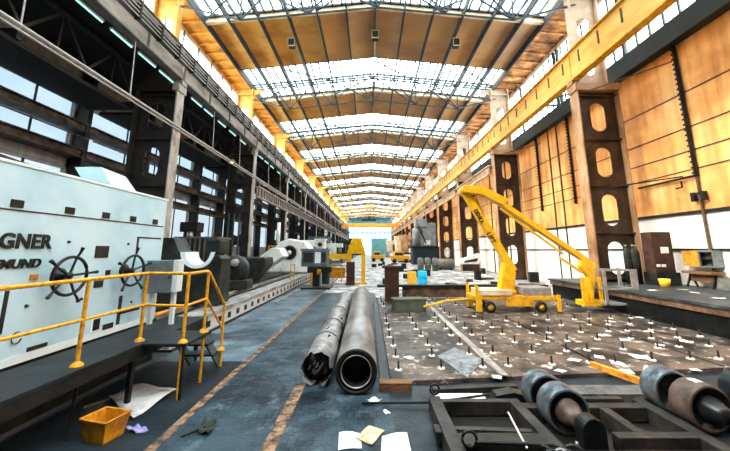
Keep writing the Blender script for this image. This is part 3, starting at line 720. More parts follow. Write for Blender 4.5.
plate_px(89,316,101,333,'machine_edge','door_frame',.010); plate_px(91.5,318,99.5,331,'black_paint','hatch',.02); plate_px(102,322,113,330.5)
for (x0,y0,x1,y1) in ((119,309.5,139,309.9),(119,296,119.3,324),(137,238,161,238.3),(137,238,137.25,256)): plate_px(x0,y0,x1,y1,'dark_plate','panel_joint',.004)
for (px_,py_) in ((68.5,242),(128,244),(81,299),(131,302),(26,306)):
    y, z = pz(px_,py_); MB().lathe([(0.0,.02),(.018,.02),(.022,0)],T(0,y,z) @ RY(PI/2),10).build('bolt','black_paint',m)
y, z = pz(15,338); MB().tube([(.02,y+.06*math.cos(a),z+.07*math.sin(a)) for a in [PI*.4+PI*1.5*i/8 for i in range(9)]],.008,6).build('hook','black_paint',m)
plate_px(1,291,5,334,'dark_plate','panel_joint',.01)
def text(s, y0, z0, h, length, name='lettering', shear=0.0, bold=.008):
    cu = bpy.data.curves.new(name,'FONT'); cu.body = s; cu.size = 1; cu.extrude = .01; cu.offset = bold/h*.75; cu.shear = shear; cu.space_character = 1.05
    ob = bpy.data.objects.new(name, cu); C.objects.link(ob); bpy.context.view_layer.update()
    me = bpy.data.meshes.new_from_object(ob.evaluated_get(bpy.context.evaluated_depsgraph_get())); C.objects.unlink(ob); bpy.data.objects.remove(ob)
    xs_ = [v.co.x for v in me.vertices]; ys_ = [v.co.y for v in me.vertices]
    sx = length/(max(xs_)-min(xs_)); sy = h/(max(ys_)-0) ; x_min = min(xs_)
    for v in me.vertices:
        a, b, c = v.co; v.co = (.012+c*.6, y0+(a-x_min)*sx, z0+b*sy)
    me.materials.clear(); me.materials.append(MATS['black_paint'])
    o = bpy.data.objects.new(name, me); C.objects.link(o); o.parent = m
    return o
text('WAGNER', 3.34, 2.225, .185, 1.045)
text('DORTMUND', 3.36, 1.98, .11, .92, shear=.15, bold=.006)
def handwheel(y, z, lab, R=.262, a0=0):
    w_ = bpy.data.objects.new('handwheel', None); C.objects.link(w_); w_.parent = m; w_.location = (0,y,z)
    M0 = RY(PI/2)
    pts = [(R*math.cos(a),R*math.sin(a)) for a in [2*PI*i/32 for i in range(33)]]
    mb = MB().tube([(.17,p[0],p[1]) for p in pts],.022,8,False)
    for k_ in range(5):
        a = a0+2*PI*k_/5; c, s_ = math.cos(a), math.sin(a)
        mb.tube([(.15,0,0),(.16,c*R*.5,s_*R*.5),(.17,c*R,s_*R),(.19,c*(R+.06),s_*(R+.06))],.016,8)
        mb.tube([(.19,c*(R+.05),s_*(R+.05)),(.20,c*(R+.10),s_*(R+.10)),(.205,c*(R+.145),s_*(R+.145))],.016,8,True,.026)
    mb.build('wheel_rim','black_paint',w_)
    MB().lathe([(.11,0),(.11,.02),(.05,.04),(.05,.17),(.0,.18)],M0,20).build('hub','black_paint',w_)
    return w_
handwheel(4.56,1.84,'',.262,math.radians(76))
handwheel(5.76,1.84,'',.262,math.radians(88))

# platform in front of the machine, on posts
t = thing('work_platform','dark steel work platform along the pale blue machine','platform',(0,0,0))
MB().box(-4.28,-3.45,.7,7.05,.74,.80).build('deck','platform',t,bevel=.01)
MB().box(-3.47,-2.78,5.06,5.86,.75,.80).build('landing','platform',t,bevel=.01)
for y in (1.5,3.2,5.0,6.8): MB().box(-3.55,-3.49,y-.03,y+.03,0,.74).build('leg','dark_steel',t)
MB().box(-2.86,-2.82,5.1,5.14,0,.75).build('leg','dark_steel',t)
MB().box(-3.50,-3.45,.7,7.05,.60,.74).build('edge_beam','dark_steel',t)
for i_, (yy, zz) in enumerate(((6.05,.55),(6.30,.30))):
    MB().box(-3.44,-2.86,yy-.13,yy+.13,zz-.03,zz).build('step','platform',t)
MB().bar((-3.42,5.84,.72),(-3.42,6.5,.06),.04,.14).build('stringer','green_cab',t)
MB().bar((-2.9,5.84,.72),(-2.9,6.5,.06),.04,.14).build('stringer','green_cab',t)
# yellow railing
t = thing('yellow_railing','yellow tubular safety railing round the work platform and its steps','railing',(0,0,0))
def post(x,y,z0,z1,bz=None):
    p = MB().tube([(x,y,z0),(x,y,z1)],.024,12).build('post','rail_yellow',t)
    b = bz if bz is not None else z0
    MB().lathe([(.07,b),(.066,b+.02),(.03,b+.05),(.024,b+.06)],T(x,y,0),16).build('foot_flange','rail_yellow',p)
RXX = -3.58
post(RXX,4.13,.80,1.83); post(RXX,5.2,.80,1.83); post(-2.86,5.12,0.0,1.83,.80); post(-2.86,5.74,0.0,1.83,.8); post(-2.86,6.47,0.0,1.14,.30)
post(RXX,2.3,.80,1.83)
MB().tube([(RXX,1.2,1.83),(RXX,5.2,1.83)],.024,12).build('top_rail','rail_yellow',t)
MB().tube([(RXX,5.2,1.83),(-2.86,5.12,1.83)],.024,12).build('top_rail','rail_yellow',t)
MB().tube([(-2.86,5.12,1.83),(-2.86,5.70,1.83),(-2.86,5.77,1.80),(-2.86,6.47,1.14)],.024,12).build('top_rail','rail_yellow',t)
MB().tube([(RXX,1.2,1.34),(RXX,5.2,1.34)],.020,12).build('middle_rail','rail_yellow',t)
MB().tube([(RXX,5.2,1.34),(-2.86,5.12,1.34)],.020,12).build('middle_rail','rail_yellow',t)
MB().tube([(-2.86,5.12,1.34),(-2.86,5.74,1.36),(-2.86,6.47,.68)],.020,12).build('middle_rail','rail_yellow',t)
# control cabinet on the platform
t = thing('control_cabinet','grey control cabinet on white legs at the end of the platform','cabinet',(-4.0,6.35,.8))
MB().box(-.34,.18,-.1,.10,.58,1.20).build('body','grey_cabinet',t,bevel=.012)
MB().box(.18,.28,-.1,.10,.60,1.21).build('side_panel','white_panel',t,bevel=.01)
MB().box(-.26,-.19,-.04,.03,0,.58).build('leg','white_panel',t); MB().box(.16,.23,-.04,.03,0,.60).build('leg','white_panel',t)
MB().box(.12,.14,-.115,-.1,.85,.97).build('handle','black_paint',t)

# things lying under and before the platform
t = thing('yellow_bin','small dirty yellow plastic bin on the floor below the platform','bin',(-3.17,4.17,0),math.radians(-14))
b = MB(); o_ = [(-.20,-.15),(.20,-.15),(.20,.15),(-.20,.15)]; i_ = [(x*.78,y*.78) for x,y in o_]; q = [(x*.93,y*.93) for x,y in o_]; r_ = [(x*.72,y*.72) for x,y in o_]
b.add([(x,y,0) for x,y in i_]+[(x,y,.24) for x,y in o_]+[(x,y,.24) for x,y in q]+[(x,y,.02) for x,y in r_],
      [(0,1,2,3)]+[(k_,(k_+1)%4,4+(k_+1)%4,4+k_) for k_ in range(4)]+[(4+k_,4+(k_+1)%4,8+(k_+1)%4,8+k_) for k_ in range(4)]+[(8+k_,8+(k_+1)%4,12+(k_+1)%4,12+k_) for k_ in range(4)]+[(12,13,14,15)])
b.build('body','bin_yellow',t)
MB().tube([(-.2,-.15,.24),(.2,-.15,.24),(.2,.15,.24),(-.2,.15,.24),(-.2,-.15,.24)],.012,8,False).build('rim','bin_yellow',t)
def sheet(name, pts, label, cat, matn, z=.012, warp=.02, group=None, sub=6):
    """loose sheet: bilinear patch of four floor corners, slightly warped and with thickness"""
    P = [Vector((p[0],p[1],0)) for p in pts]; n_ = sub; vs = []
    c = sum(P, Vector())/4
    for sgn in (0,1):
        for i in range(n_+1):
            for j in range(n_+1):
                u, v = i/n_, j/n_; p = (P[0]*(1-u)+P[1]*u)*(1-v)+(P[3]*(1-u)+P[2]*u)*v
                zz = .004+abs(math.sin(u*4.1+c.x*7)*math.cos(v*3.3+c.y*5))*warp
                vs.append((p.x-c.x,p.y-c.y,zz+sgn*.003))
    k_ = (n_+1)**2; fs = []
    for i in range(n_):
        for j in range(n_):
            a = i*(n_+1)+j; fs.append((a,a+1,a+n_+2,a+n_+1)); fs.append((k_+a,k_+a+n_+1,k_+a+n_+2,k_+a+1))
    edge = [j for j in range(n_)]+[i*(n_+1)+n_ for i in range(n_)]+[n_*(n_+1)+j for j in range(n_,0,-1)]+[i*(n_+1) for i in range(n_,0,-1)]
    for e0, e1 in zip(edge, edge[1:]+edge[:1]): fs.append((e0,e1,k_+e1,k_+e0))
    o = MB().add(vs,fs,True).build(name,matn,None,loc=(c.x,c.y,z-.012)); return tag(o,label,cat,group)
def fpts(l): return [tuple(at(a,b,z=0)[:2]) for a,b in l]
sheet('loose_sheet', fpts([(108,398),(133,421),(177,391),(140,385)]), 'large pale grey crumpled sheet on the floor behind the yellow bin','sheet','sheet',warp=.05)
sheet('rag', fpts([(125,430),(136,435),(148,432),(138,427)]), 'small violet rag on the floor right of the yellow bin','rag','bluish_rag',warp=.04)
sheet('rag', fpts([(196,434),(208,437),(217,424),(205,421)]), 'dark green rag lying on the dark floor between the stripes','rag','green_rag',warp=.05)
tag(MB().tube([tuple(at(181,438,z=0)[:2])+(.012,),tuple(at(205,428,z=0)[:2])+(.02,)],.012,6).build('rope_end','green_rag'),'dark rope end trailing left of the green rag','rope')
tag(MB().bar(tuple(at(83,409,z=0)[:2])+(.02,),tuple(at(110,400,z=0)[:2])+(.02,),.03).build('metal_rod','rod'),'thin metal rod on the floor left of the grey sheet','rod')
tag(MB().bar((-3.55,4.1,.0),(-3.60,4.22,.73),.03).build('leaning_strut','castiron'),'dark slim strut standing under the platform edge','strut')
sheet('paper_sheet', fpts([(339,433),(338,451),(362,449),(360,434)]), 'white paper on the dark floor, left of the stained card','paper','paper')
sheet('stained_card', fpts([(369,426),(355,440),(372,446),(385,431)]), 'orange stained square card on the dark floor','card','paper_stained')
sheet('paper_sheet', fpts([(382,437),(381,452),(412,455),(407,433)]), 'white paper sheet on the floor right of the stained card','paper','paper')
sheet('paper_sheet', fpts([(366,402),(372,405),(383,402),(372,399)]), 'crumpled white scrap just before the large pipe end','paper','paper',warp=.04)
sheet('paper_sheet', fpts([(383,412),(386,415),(391,414),(386,410)]), 'tiny white scrap right of the crumpled one','paper','paper')

# ------------------------------------------------------------------ lathe bed
t = thing('lathe_bed','very long machine bed with white notched side and steel slideways','machine',(0,0,0))
Y1, Y2 = 7.3, 27.0
MB().box(-4.9,-4.36,Y1,Y2,.05,.46).build('front_way','bed_side',t)
MB().box(-4.95,-4.32,Y1,Y2,.46,.52).box(-4.36,-4.32,Y1,Y2,.40,.46).box(-5.5,-5.35,Y1,Y2,.46,.56).build('slideway','bed_steel',t)
MB().box(-5.9,-4.95,Y1,Y2,0,.34).build('trough','castiron',t)
MB().box(-6.4,-5.9,Y1,Y2,0.0,.50).build('rear_way','bed_side',t)
MB().box(-6.5,-5.85,Y1,Y2,.50,.58).build('slideway','castiron',t)
MB().box(-7.6,-6.4,Y1,Y2,0,.56).build('rear_bed','castiron',t)
for k_ in range(30):
    y = Y1+.25+.65*k_
    if y < Y2-.3: MB().box(-4.37,-4.345,y,y+.2,.14,.30).build('notch','black_paint',t)
MB().box(-4.36,-4.3,Y1,Y2,0,.05).build('foot','castiron',t)
tag(MB().box(-5.53,-5.33,7.6,9.4,.561,.60).build('orange_plank','orange_bar'),'orange brown plank lying in the machine bed','plank')
# white strip on the walkway edge & floor plates in front
tag(MB().bar((-3.9,13.6,.03),(-3.9,24,.03),.10,.06).build('floor_rail','bed_steel'),'low steel floor rail beside the machine bed','rail')

def lathe_y(prof, x, y, z, n=28):   # revolve about an axis along y
    return MB().lathe(prof, T(x,y,z) @ RX(-PI/2), n)
# steady rests and castings on the bed
t = thing('steady_rest','large dark steady rest with a bright half ring, nearest on the bed','machine part',(-5.3,10.2,.58))
arc = [(.50*math.cos(a),.50*math.sin(a)) for a in [PI+PI*i/14 for i in range(15)]]
body = [(-.8,0),(.75,0),(.75,1.35),(.55,1.5)]+[(p[0]*1.06,p[1]+1.55) for p in arc[::-1]]+[(-.6,1.6),(-.8,2.0),(-1.2,2.0),(-1.2,0)]
MB().prism(body,.7,T(0,.35,0) @ RX(PI/2)).build('body','castiron',t,bevel=.03)
MB().prism([(p[0]*1.05,p[1]+1.56) for p in arc]+[(p[0]*.78+.02,p[1]*.78+1.56) for p in arc[::-1]],.76,T(0,.38,0) @ RX(PI/2)).build('half_ring','machine_edge',t)
MB().box(.2,.62,-.3,.3,1.5,1.95).build('top_block','castiron',t,bevel=.05)
t = thing('steady_rest','dark round steady rest casting, second on the bed','machine part',(-5.75,13.6,.58))
lathe_y([(0,-.3),(.5,-.3),(.62,-.2),(.62,.25),(0,.25)],0,0,.78).build('body','castiron',t)
MB().box(-.75,.75,-.35,.35,0,.4).build('base','castiron',t,bevel=.04); lathe_y([(0,-.42),(.16,-.42),(.16,-.3),(0,-.3)],.2,0,1.1,14).build('plug','bed_steel',t)
MB().lathe([(0,0),(.14,0),(.14,.34),(.0,.4)],T(-.5,0,1.15),12).build('knob','castiron',t)
t = thing('tool_carriage','dark green angular carriage casting on the bed behind the round casting','machine part',(-6.35,16.6,.58))
MB().prism([(-1.1,0),(.5,0),(1.2,.9),(1.15,1.25),(-.5,1.25),(-1.1,.7)],1.4,T(0,.7,0) @ RX(PI/2)).build('body','castiron',t,bevel=.05)
for a in (-.6,0,.6): MB().bar((a-.3,-.72,.15),(a+.35,-.72,1.15),.08).build('rib','castiron',t)
t = thing('headstock','white headstock casting with a round dark bore on the machine bed','machine part',(-6.0,24.0,.58))
MB().prism([(-1.3,.0),(1.7,.0),(1.7,1.7),(1.25,2.25),(.2,2.45),(-.6,2.2),(-1.3,1.1)],1.8,T(0,.9,0) @ RX(PI/2)).build('body','white_cast',t,bevel=.12)
lathe_y([(.0,.02),(.30,.02),(.30,-.12),(.50,-.12),(.50,0)],.25,-.92,1.45).build('bore','black_paint',t)
lathe_y([(0,-.05),(.15,-.05),(.15,0)],.25,-1.0,1.45,14).build('spindle','white_cast',t)
MB().lathe([(.0,.0),(.14,0),(.14,1.6),(0,1.6)],T(-.9,0,2.1),12).build('stack_pipe','white_cast',t)
t = thing('sloping_cover','white ribbed cover sloping down in front of the headstock','machine part',(-6.6,20.6,.6))
MB().prism([(-2.1,.0),(-.5,0),(1.25,1.2),(1.0,1.7),(.5,1.75),(-.6,.9),(-1.4,.85)],1.5,T(0,.75,0) @ RX(PI/2)).build('body','white_cast',t,bevel=.06)
for k_ in range(5): MB().bar((-1.2+.4*k_,-.76,.35+.22*k_),(-1.0+.4*k_,-.76,.05+.25*k_),.05).build('rib','bed_side',t)

# control cab at end of bed
t = thing('control_cab','grey green glazed control cab standing at the walkway edge','cab',(-3.1,19.1,0))
MB().box(-.85,.65,-.5,.6,1.25,2.15).build('body','green_cab',t,bevel=.03)
MB().box(-.9,.7,-.56,.66,2.15,2.28).build('roof','grey_cabinet',t)
MB().box(-.72,-.15,-.52,-.5,1.5,2.05).build('window','dark_plate',t); MB().box(-.05,.28,-.52,-.5,1.45,2.08).build('window','white_panel',t); MB().box(.33,.58,-.52,-.5,1.5,2.05).build('window','dark_plate',t)
MB().box(-.5,.9,-.45,.45,.9,1.25).build('undercarriage','black_paint',t,bevel=.05); MB().box(-.2,.2,-.3,.3,.15,.9).build('stem','black_paint',t)
MB().box(.35,.75,-.35,.25,.25,.9).build('drive_box','castiron',t,bevel=.04); MB().box(-.9,.9,-.8,.8,.0,.10).build('base_plate','castiron',t)
MB().lathe([(0,0),(.12,0),(.12,.28),(0,.3)],T(.2,-.5,.8),12).build('beacon','orange_bar',t)
t = thing('motor_unit','pale grey motor unit on top of the green cab','motor',(-2.85,19.1,2.28))
MB().box(-.3,.25,-.25,.25,0,.5).build('body','white_cast',t,bevel=.03); MB().box(-.4,.3,-.3,.3,.5,.58).build('cap','white_panel',t); MB().lathe([(0,0),(.13,0),(.13,.4),(0,.4)],T(-.05,-.4,.25) @ RX(-PI/2),14).build('flange','castiron',t)

# yellow clamp stand behind pipes
t = thing('yellow_lifting_frame','yellow lifting frame with a tapered head standing behind the pipes','frame',(-.85,21.3,0))
MB().prism([(-.62,1.95),(.62,1.95),(.34,2.85),(.16,2.98),(-.16,2.98),(-.34,2.85)],.4,T(0,.2,0) @ RX(PI/2)).build('head','boom_yellow',t,bevel=.03)
MB().box(-.60,-.32,-.18,.18,.12,1.96).build('leg','boom_yellow',t); MB().box(.34,.6,-.18,.18,.12,1.96).build('leg','boom_yellow',t)
MB().box(-.72,.72,-.3,.3,0,.12).build('foot','boom_yellow',t,bevel=.02)
MB().box(-3.0,-.6,-.12,.12,1.62,1.95).build('arm','boom_yellow',t); MB().box(-3.02,-2.9,-.1,.1,0,1.62).build('prop','boom_yellow',t)
t = thing('dark_pillar_box','dark brown upright box in front of the yellow frame','box',(-1.18,20.6,0))
MB().box(-.26,.26,-.2,.2,0,1.45).build('body','rust_box',t,bevel=.02)
for z in (.5,1.1): MB().box(-.28,.28,-.22,.22,z,z+.06).build('band','dark_plate',t)
t = thing('yellow_barrier','low yellow barrier between the cab and the lifting frame','barrier',(-2.2,22.2,0))
for x in (-.9,-.3,.3,.8): MB().box(x-.04,x+.04,-.03,.03,0,1.15).build('post','rail_yellow',t)
for z in (.3,.7,1.1): MB().box(-.95,.85,-.03,.03,z,z+.09).build('rail','rail_yellow',t)
MB().box(-.6,.55,-.02,.02,.35,1.0).build('mesh_panel','orange_bar',t)
# small yellow rail by the bed
t = thing('small_railing','small yellow railing at the bed edge near the cab','railing',(-4.5,18.5,.521))
for x in (0,.9): MB().tube([(0,x,0),(0,x,.85)],.03,8).build('post','rail_yellow',t)
MB().tube([(0,0,.85),(0,.9,.85)],.03,8).build('top_rail','rail_yellow',t); MB().tube([(0,0,.45),(0,.9,.45)],.025,8).build('middle_rail','rail_yellow',t)

# ------------------------------------------------------------------ the two pipes
def pipe_frame(a, b):
    a = Vector(a); b = Vector(b); d = (b-a); L_ = d.length
    ang = math.atan2(-d.x, d.y)
    return T(*a) @ RZ(ang) @ RX(-PI/2), L_
t = thing('steel_pipe','thick pale steel pipe with an open ringed end, right of the wrapped one','pipe',(0,0,0))
M0, L_ = pipe_frame((-.2,5.26,.335),(-.32,13.8,.335))
MB().lathe([(.332,.02),(.335,.03),(.320,.05),(.318,.16),(.333,.18),(.333,L_),(.2,L_)],M0,48).build('tube','pipe_white',t)
MB().lathe([(.0,.30),(.22,.30),(.22,.05),(.235,.02),(.286,.02)],M0,40).build('bore','pipe_dark',t)
MB().lathe([(.285,.02),(.285,-.012),(.325,-.012),(.330,.04)],M0,48).build('end_ring','pipe_dark',t)
MB().lathe([(.232,.03),(.232,.0),(.242,.0),(.242,.03)],M0,40).build('inner_ring','bed_steel',t)
t = thing('wrapped_pipe','pipe bundle wrapped in torn grey plastic, left of the thick pipe','pipe',(0,0,0))
M0, L_ = pipe_frame((-.87,5.6,.265),(-.96,13.6,.265))
b = MB(); n_ = 30; k_ = 60; vs = []
for i in range(k_+1):
    h = L_*i/k_
    for j in range(n_):
        a = 2*PI*j/n_; r = .252+.012*math.sin(3*a+h*2.1)+.008*math.sin(7*a-h*5)+random.uniform(-.004,.004)
        hh = h + (.10*math.sin(5*a)+.07*math.sin(9*a+1) if i == 0 else 0)
        vs.append(M0 @ Vector((r*math.cos(a),r*math.sin(a),hh)))
b.add(vs,[(i*n_+j,i*n_+(j+1)%n_,(i+1)*n_+(j+1)%n_,(i+1)*n_+j) for i in range(k_) for j in range(n_)],True)
b.build('wrapping','plastic_wrap',t,recalc=True)
MB().lathe([(0,.10),(.20,.10),(.20,.6),(.235,.6),(.235,L_-.2)],M0,24).build('core','pipe_dark',t)
for j in range(9):
    a = j*2.4; rr_ = random.uniform(.03,.17); p = [M0 @ Vector((rr_*math.cos(a),rr_*math.sin(a),hh)) for hh in (-.02-random.uniform(0,.07),.11)]
    MB().tube(p,random.choice((.012,.02,.03)),8).build('rod_end','rod',t)
for (h, ) in ((1.3,),(2.6,),(4.3,)):
    MB().lathe([(.262,h-.02),(.272,h-.02),(.272,h+.02),(.262,h+.02),(.262,h-.02)],M0,24).build('strap','dark_plate',t)
tag(MB().box(-.26,.26,-.09,.09,0,.13).build('wood_block','wood',loc=(.42,5.45,0)),'brown wooden block wedged beside the thick pipe end','block')
tag(MB().tube([(-1.26,6.4,.03),(-1.22,7.6,.03),(-1.22,9.4,.03),(-1.25,11.8,.03)],.03,8).build('dark_hose','rubber'),'dark hose along the left side of the wrapped pipe','hose')

# ------------------------------------------------------------------ roller stand in the foreground
t = thing('ladder_frame','long dark steel ladder frame on the floor carrying the rollers','frame',(0,0,0))
def beam(x0,x1,y0,y1,z0=.0,z1=.19,nm='side_member',mt='frame_steel'): return MB().box(x0,x1,y0,y1,z0,z1).build(nm,mt,t,bevel=.008)
beam(.83,.99,3.05,4.80); beam(1.90,2.04,3.05,4.72); beam(3.60,3.76,3.05,4.72); beam(2.98,3.10,3.92,4.46)
beam(.99,1.90,4.62,4.72,.02,.19,'cross_member'); beam(.99,1.90,3.68,3.90,.02,.19,'cross_member'); beam(.99,1.9,3.05,3.2,.02,.15,'cross_member')
beam(2.04,3.60,4.46,4.60,.02,.19,'cross_member'); beam(2.72,3.60,3.80,3.92,.02,.19,'cross_member'); beam(2.04,3.6,3.50,3.62,.02,.17,'cross_member')
beam(3.76,4.9,3.45,3.6,.02,.17,'cross_member'); beam(4.62,4.78,3.05,4.9)
MB().bar((1.0,4.15,.08),(1.9,4.05,.10),.07,.07).build('brace','frame_steel',t)
beam(.76,.83,3.95,4.12,.05,.17,'lug')
for a_ in ((.99,1.90,3.9,4.62),(.99,1.90,3.2,3.68),(2.04,2.98,3.92,4.46),(3.10,3.60,3.92,4.46),(2.04,3.60,3.62,3.80)): MB().box(a_[0],a_[1],a_[2],a_[3],-.01,.0012).build('pit_shade','pipe_dark',t)  # thin black sheets added to paint the pit's darkness between the members
def eye(x,y,z,r):
    pts = [(x+r*math.cos(a),y,z+r*math.sin(a)) for a in [2*PI*i/20 for i in range(21)]]
    MB().tube(pts,.016,8,False).build('lifting_eye','gloss_black',t)
eye(.93,4.83,.26,.065); eye(1.05,3.66,.25,.075)
MB().tube([(1.12,3.64,.23),(1.9,3.62,.22),(2.05,3.5,.20)],.022,8).build('tie_rod','gloss_black',t)
MB().tube([(-.1,4.95,.03),(.9,4.9,.06),(1.75,5.0,.12)],.018,8).build('tie_rod','gloss_black',t)
tag(MB().box(-.36,.36,-.11,.11,0,.05).build('white_board','paper',loc=(1.36,5.10,.0)),'white board lying behind the left end of the ladder frame','board')
tag(MB().bar((1.0,5.33,.04),(2.35,5.45,.04),.12,.08).build('steel_bar','frame_steel'),'dark steel bar lying behind the white board','bar')
tag(MB().prism([(0,0),(.5,.02),(.58,.10),(.35,.16),(.1,.12)],.2,T(1.76,5.16,0) @ RX(PI/2)).build('steel_wedge','gloss_black'),'black steel wedge at the right end of the white board','wedge')
tag(MB().tube([(1.62,3.60,.20),(1.55,3.85,.42)],.010,8).build('thin_rod','white_panel'),'thin white rod leaning up from the ladder frame','rod')
def roller(x, z, y, r, w_, label, mt, hub=True):
    q = thing('support_roller',label,'roller',(x,y,z),0,None)
    MB().lathe([(r-.03,0),(r-.004,.0),(r,.008),(r,w_-.008),(r-.004,w_),(r-.03,w_)],RX(-PI/2),40).build('tread',mt,q)
    MB().lathe([(0,.05),(r-.05,.03),(r-.03,0)],RX(-PI/2),36).build('disc','gloss_black',q)
    MB().lathe([(0,w_-.03),(r-.05,w_-.03),(r-.03,w_)],RX(-PI/2),36).build('disc','gloss_black',q)
    if hub:
        MB().lathe([(0,-.20),(.075,-.20),(.10,-.12),(.15,-.02),(.15,.05)],RX(-PI/2),24).build('hub','roller_rust' if mt != 'roller_rust' else 'gloss_black',q)
    else: MB().lathe([(0,-.14),(.06,-.14),(.06,.05)],RX(-PI/2),20).build('hub','gloss_black',q)
    return q
roller(2.42,.262,4.18,.26,.26,'front roller of the middle pair, its dark disc facing the camera','roller_steel')
roller(2.42,.262,4.62,.26,.25,'rear roller of the middle pair','roller_steel',False)
roller(4.14,.30,4.16,.27,.28,'front brown roller of the right pair with a white sticker','roller_rust')
roller(4.14,.30,4.62,.27,.26,'rear bluish roller of the right pair','roller_steel',False)
o = roller(5.15,.30,4.55,.26,.24,'dark roller cut off at the right edge of the photo','gloss_black',False)
def bearing(x,y,z,lab):
    q = thing('bearing_block',lab,'bearing',(x,y,0))
    MB().box(-.20,.20,-.10,.10,0,.08).build('base','gloss_black',q,bevel=.01)
    MB().prism([(-.13,.08),(.13,.08),(.13,z)]+[(.13*math.cos(a),z+.13*math.sin(a)) for a in [PI*i/10 for i in range(1,10)]]+[(-.13,z)],.16,T(0,.08,0) @ RX(PI/2)).build('housing','gloss_black',q,bevel=.01)
    for sx in (-.16,.16): MB().lathe([(0,.13),(.022,.13),(.022,.08)],T(sx,0,0),8).build('bolt','rod',q)
bearing(2.44,3.84,.262,'black bearing block in front of the middle rollers')
bearing(4.16,3.80,.30,'black bearing block in front of the right rollers')
s_ = MB()
Ms = T(4.14,4.16,.30) @ RX(-PI/2)
for (a0, a1) in ((-1.75,-1.35),): 
    vs = [Ms @ Vector((.2725*math.cos(a0+(a1-a0)*i/5),.2725*math.sin(a0+(a1-a0)*i/5),h)) for h in (.10,.22) for i in range(6)]
    s_.add(vs,[(i,i+1,7+i,6+i) for i in range(5)])
o = s_.build('sticker','paper'); o.parent = [q for q in bpy.data.objects if q.get('label','').startswith('front brown roller')][0]; o.matrix_parent_inverse = T(4.14,4.16,.30).inverted()
# second frame under the right pair
t = thing('roller_frame','dark steel sub-frame under the right roller pair','frame',(0,0,0))
beam(3.84,3.9,4.0,5.0,.0,.10); beam(4.40,4.5,4.0,5.0,.0,.14); beam(3.9,4.4,4.92,5.0,0,.10,'cross_member')
t = thing('tool_bundle','greasy clamps and shackles heaped in front of the middle roller','tools',(2.0,3.52,.17))
for k_ in range(7):
    a = random.uniform(0,6.28); x = random.uniform(-.22,.28); y = random.uniform(-.05,.08)
    MB().tube([(x,y,.02),(x+.08*math.cos(a),y+.06*math.sin(a),.05),(x+.15*math.cos(a),y+.10*math.sin(a),.03)],.018,8).build('clamp',['frame_steel','rod','gloss_black'][k_%3],t)
tag(MB().bar(tuple(at(592,367,z=0)[:2])+(.05,),tuple(at(645,386,z=0)[:2])+(.05,),.09,.10).build('orange_steel_bar','orange_bar'),'orange painted steel bar on the clamping floor edge','bar')
tag(MB().box(-1.0,1.0,-.16,.16,0,.10).build('steel_plate','roller_steel',loc=(3.55,5.22,0)),'blue grey steel plate behind the rollers','plate')
tag(MB().box(-.55,.55,-.05,.05,0,.09).build('steel_plate','frame_steel',loc=(3.1,4.98,0)),'narrow dark steel strip between rollers and blue grey plate','plate')

# ------------------------------------------------------------------ clamping studs
st = thing('clamping_stud','steel clamping stud with a pale washer standing on the cast floor','stud',(0,0,.011),0,'clamping studs on the cast floor')
MB().lathe([(0,.165),(.017,.165),(.02,.16),(.02,0)],None,8).build('bolt','stud_steel',st)
MB().lathe([(.02,.022),(.06,.022),(.068,.014),(.068,0)],None,14).build('washer','washer',st)
first = True; sy = []
sx_ = [.54,1.34,2.15,2.70,3.52,4.34,4.84,5.70,6.55,7.12,7.85,8.55]
for r_ in range(12):
    for x in sx_:
        y = sky_(x,6.22+.745*r_)
        if y > 14.9: continue
        if 11.3 < y < 12.9 and 3.4 < x < 9.2: continue
        if abs(x-1.35) < .9 and 11.4 < y < 12.6: continue
        if abs(x-1.0) < .45 and y > 13.6: continue
        if random.random() < .03: continue
        x_ = x+random.uniform(-.03,.03); y_ = y+random.uniform(-.03,.03)
        if first: st.location = (x_,y_,.011); first = False
        else: dup(st,(x_,y_,.011),random.uniform(0,6))
# pale scraps on the cast floor
sc = [(626,372,4),(640,358,6),(600,358,3),(575,361,4),(618,364,5),(660,346,3),(648,332,4),(686,342,5),(560,372,3),(497,378,3),(655,371,5),(695,371,3),(410,358,4),(480,351,3),(604,336,6),(626,341,5),(538,345,2),(590,311,4),(560,300,3),(640,318,5),(610,322,4),(430,322,4)]
for i, (a, b_, s_) in enumerate(sc):
    c = at(a,b_,z=0); w_ = s_*.03; ph = random.uniform(0,3)
    pts = [(c.x+w_*math.cos(ph+q*PI/2)*random.uniform(.7,1.5),c.y+w_*math.sin(ph+q*PI/2)*random.uniform(.6,1.6)) for q in range(4)]
    sheet('floor_scrap',pts,'pale flake of paper or paint lying among the clamping studs','scrap','paper' if i%3 else 'debris_white',z=.024,warp=.01,group='pale flakes among the studs',sub=3)
sheet('pale_plate', fpts([(437,357),(468,379),(484,360),(455,348)]),'pale bluish thin plate lying flat on the clamping floor','plate','pale_sheet',z=.024,warp=.004)

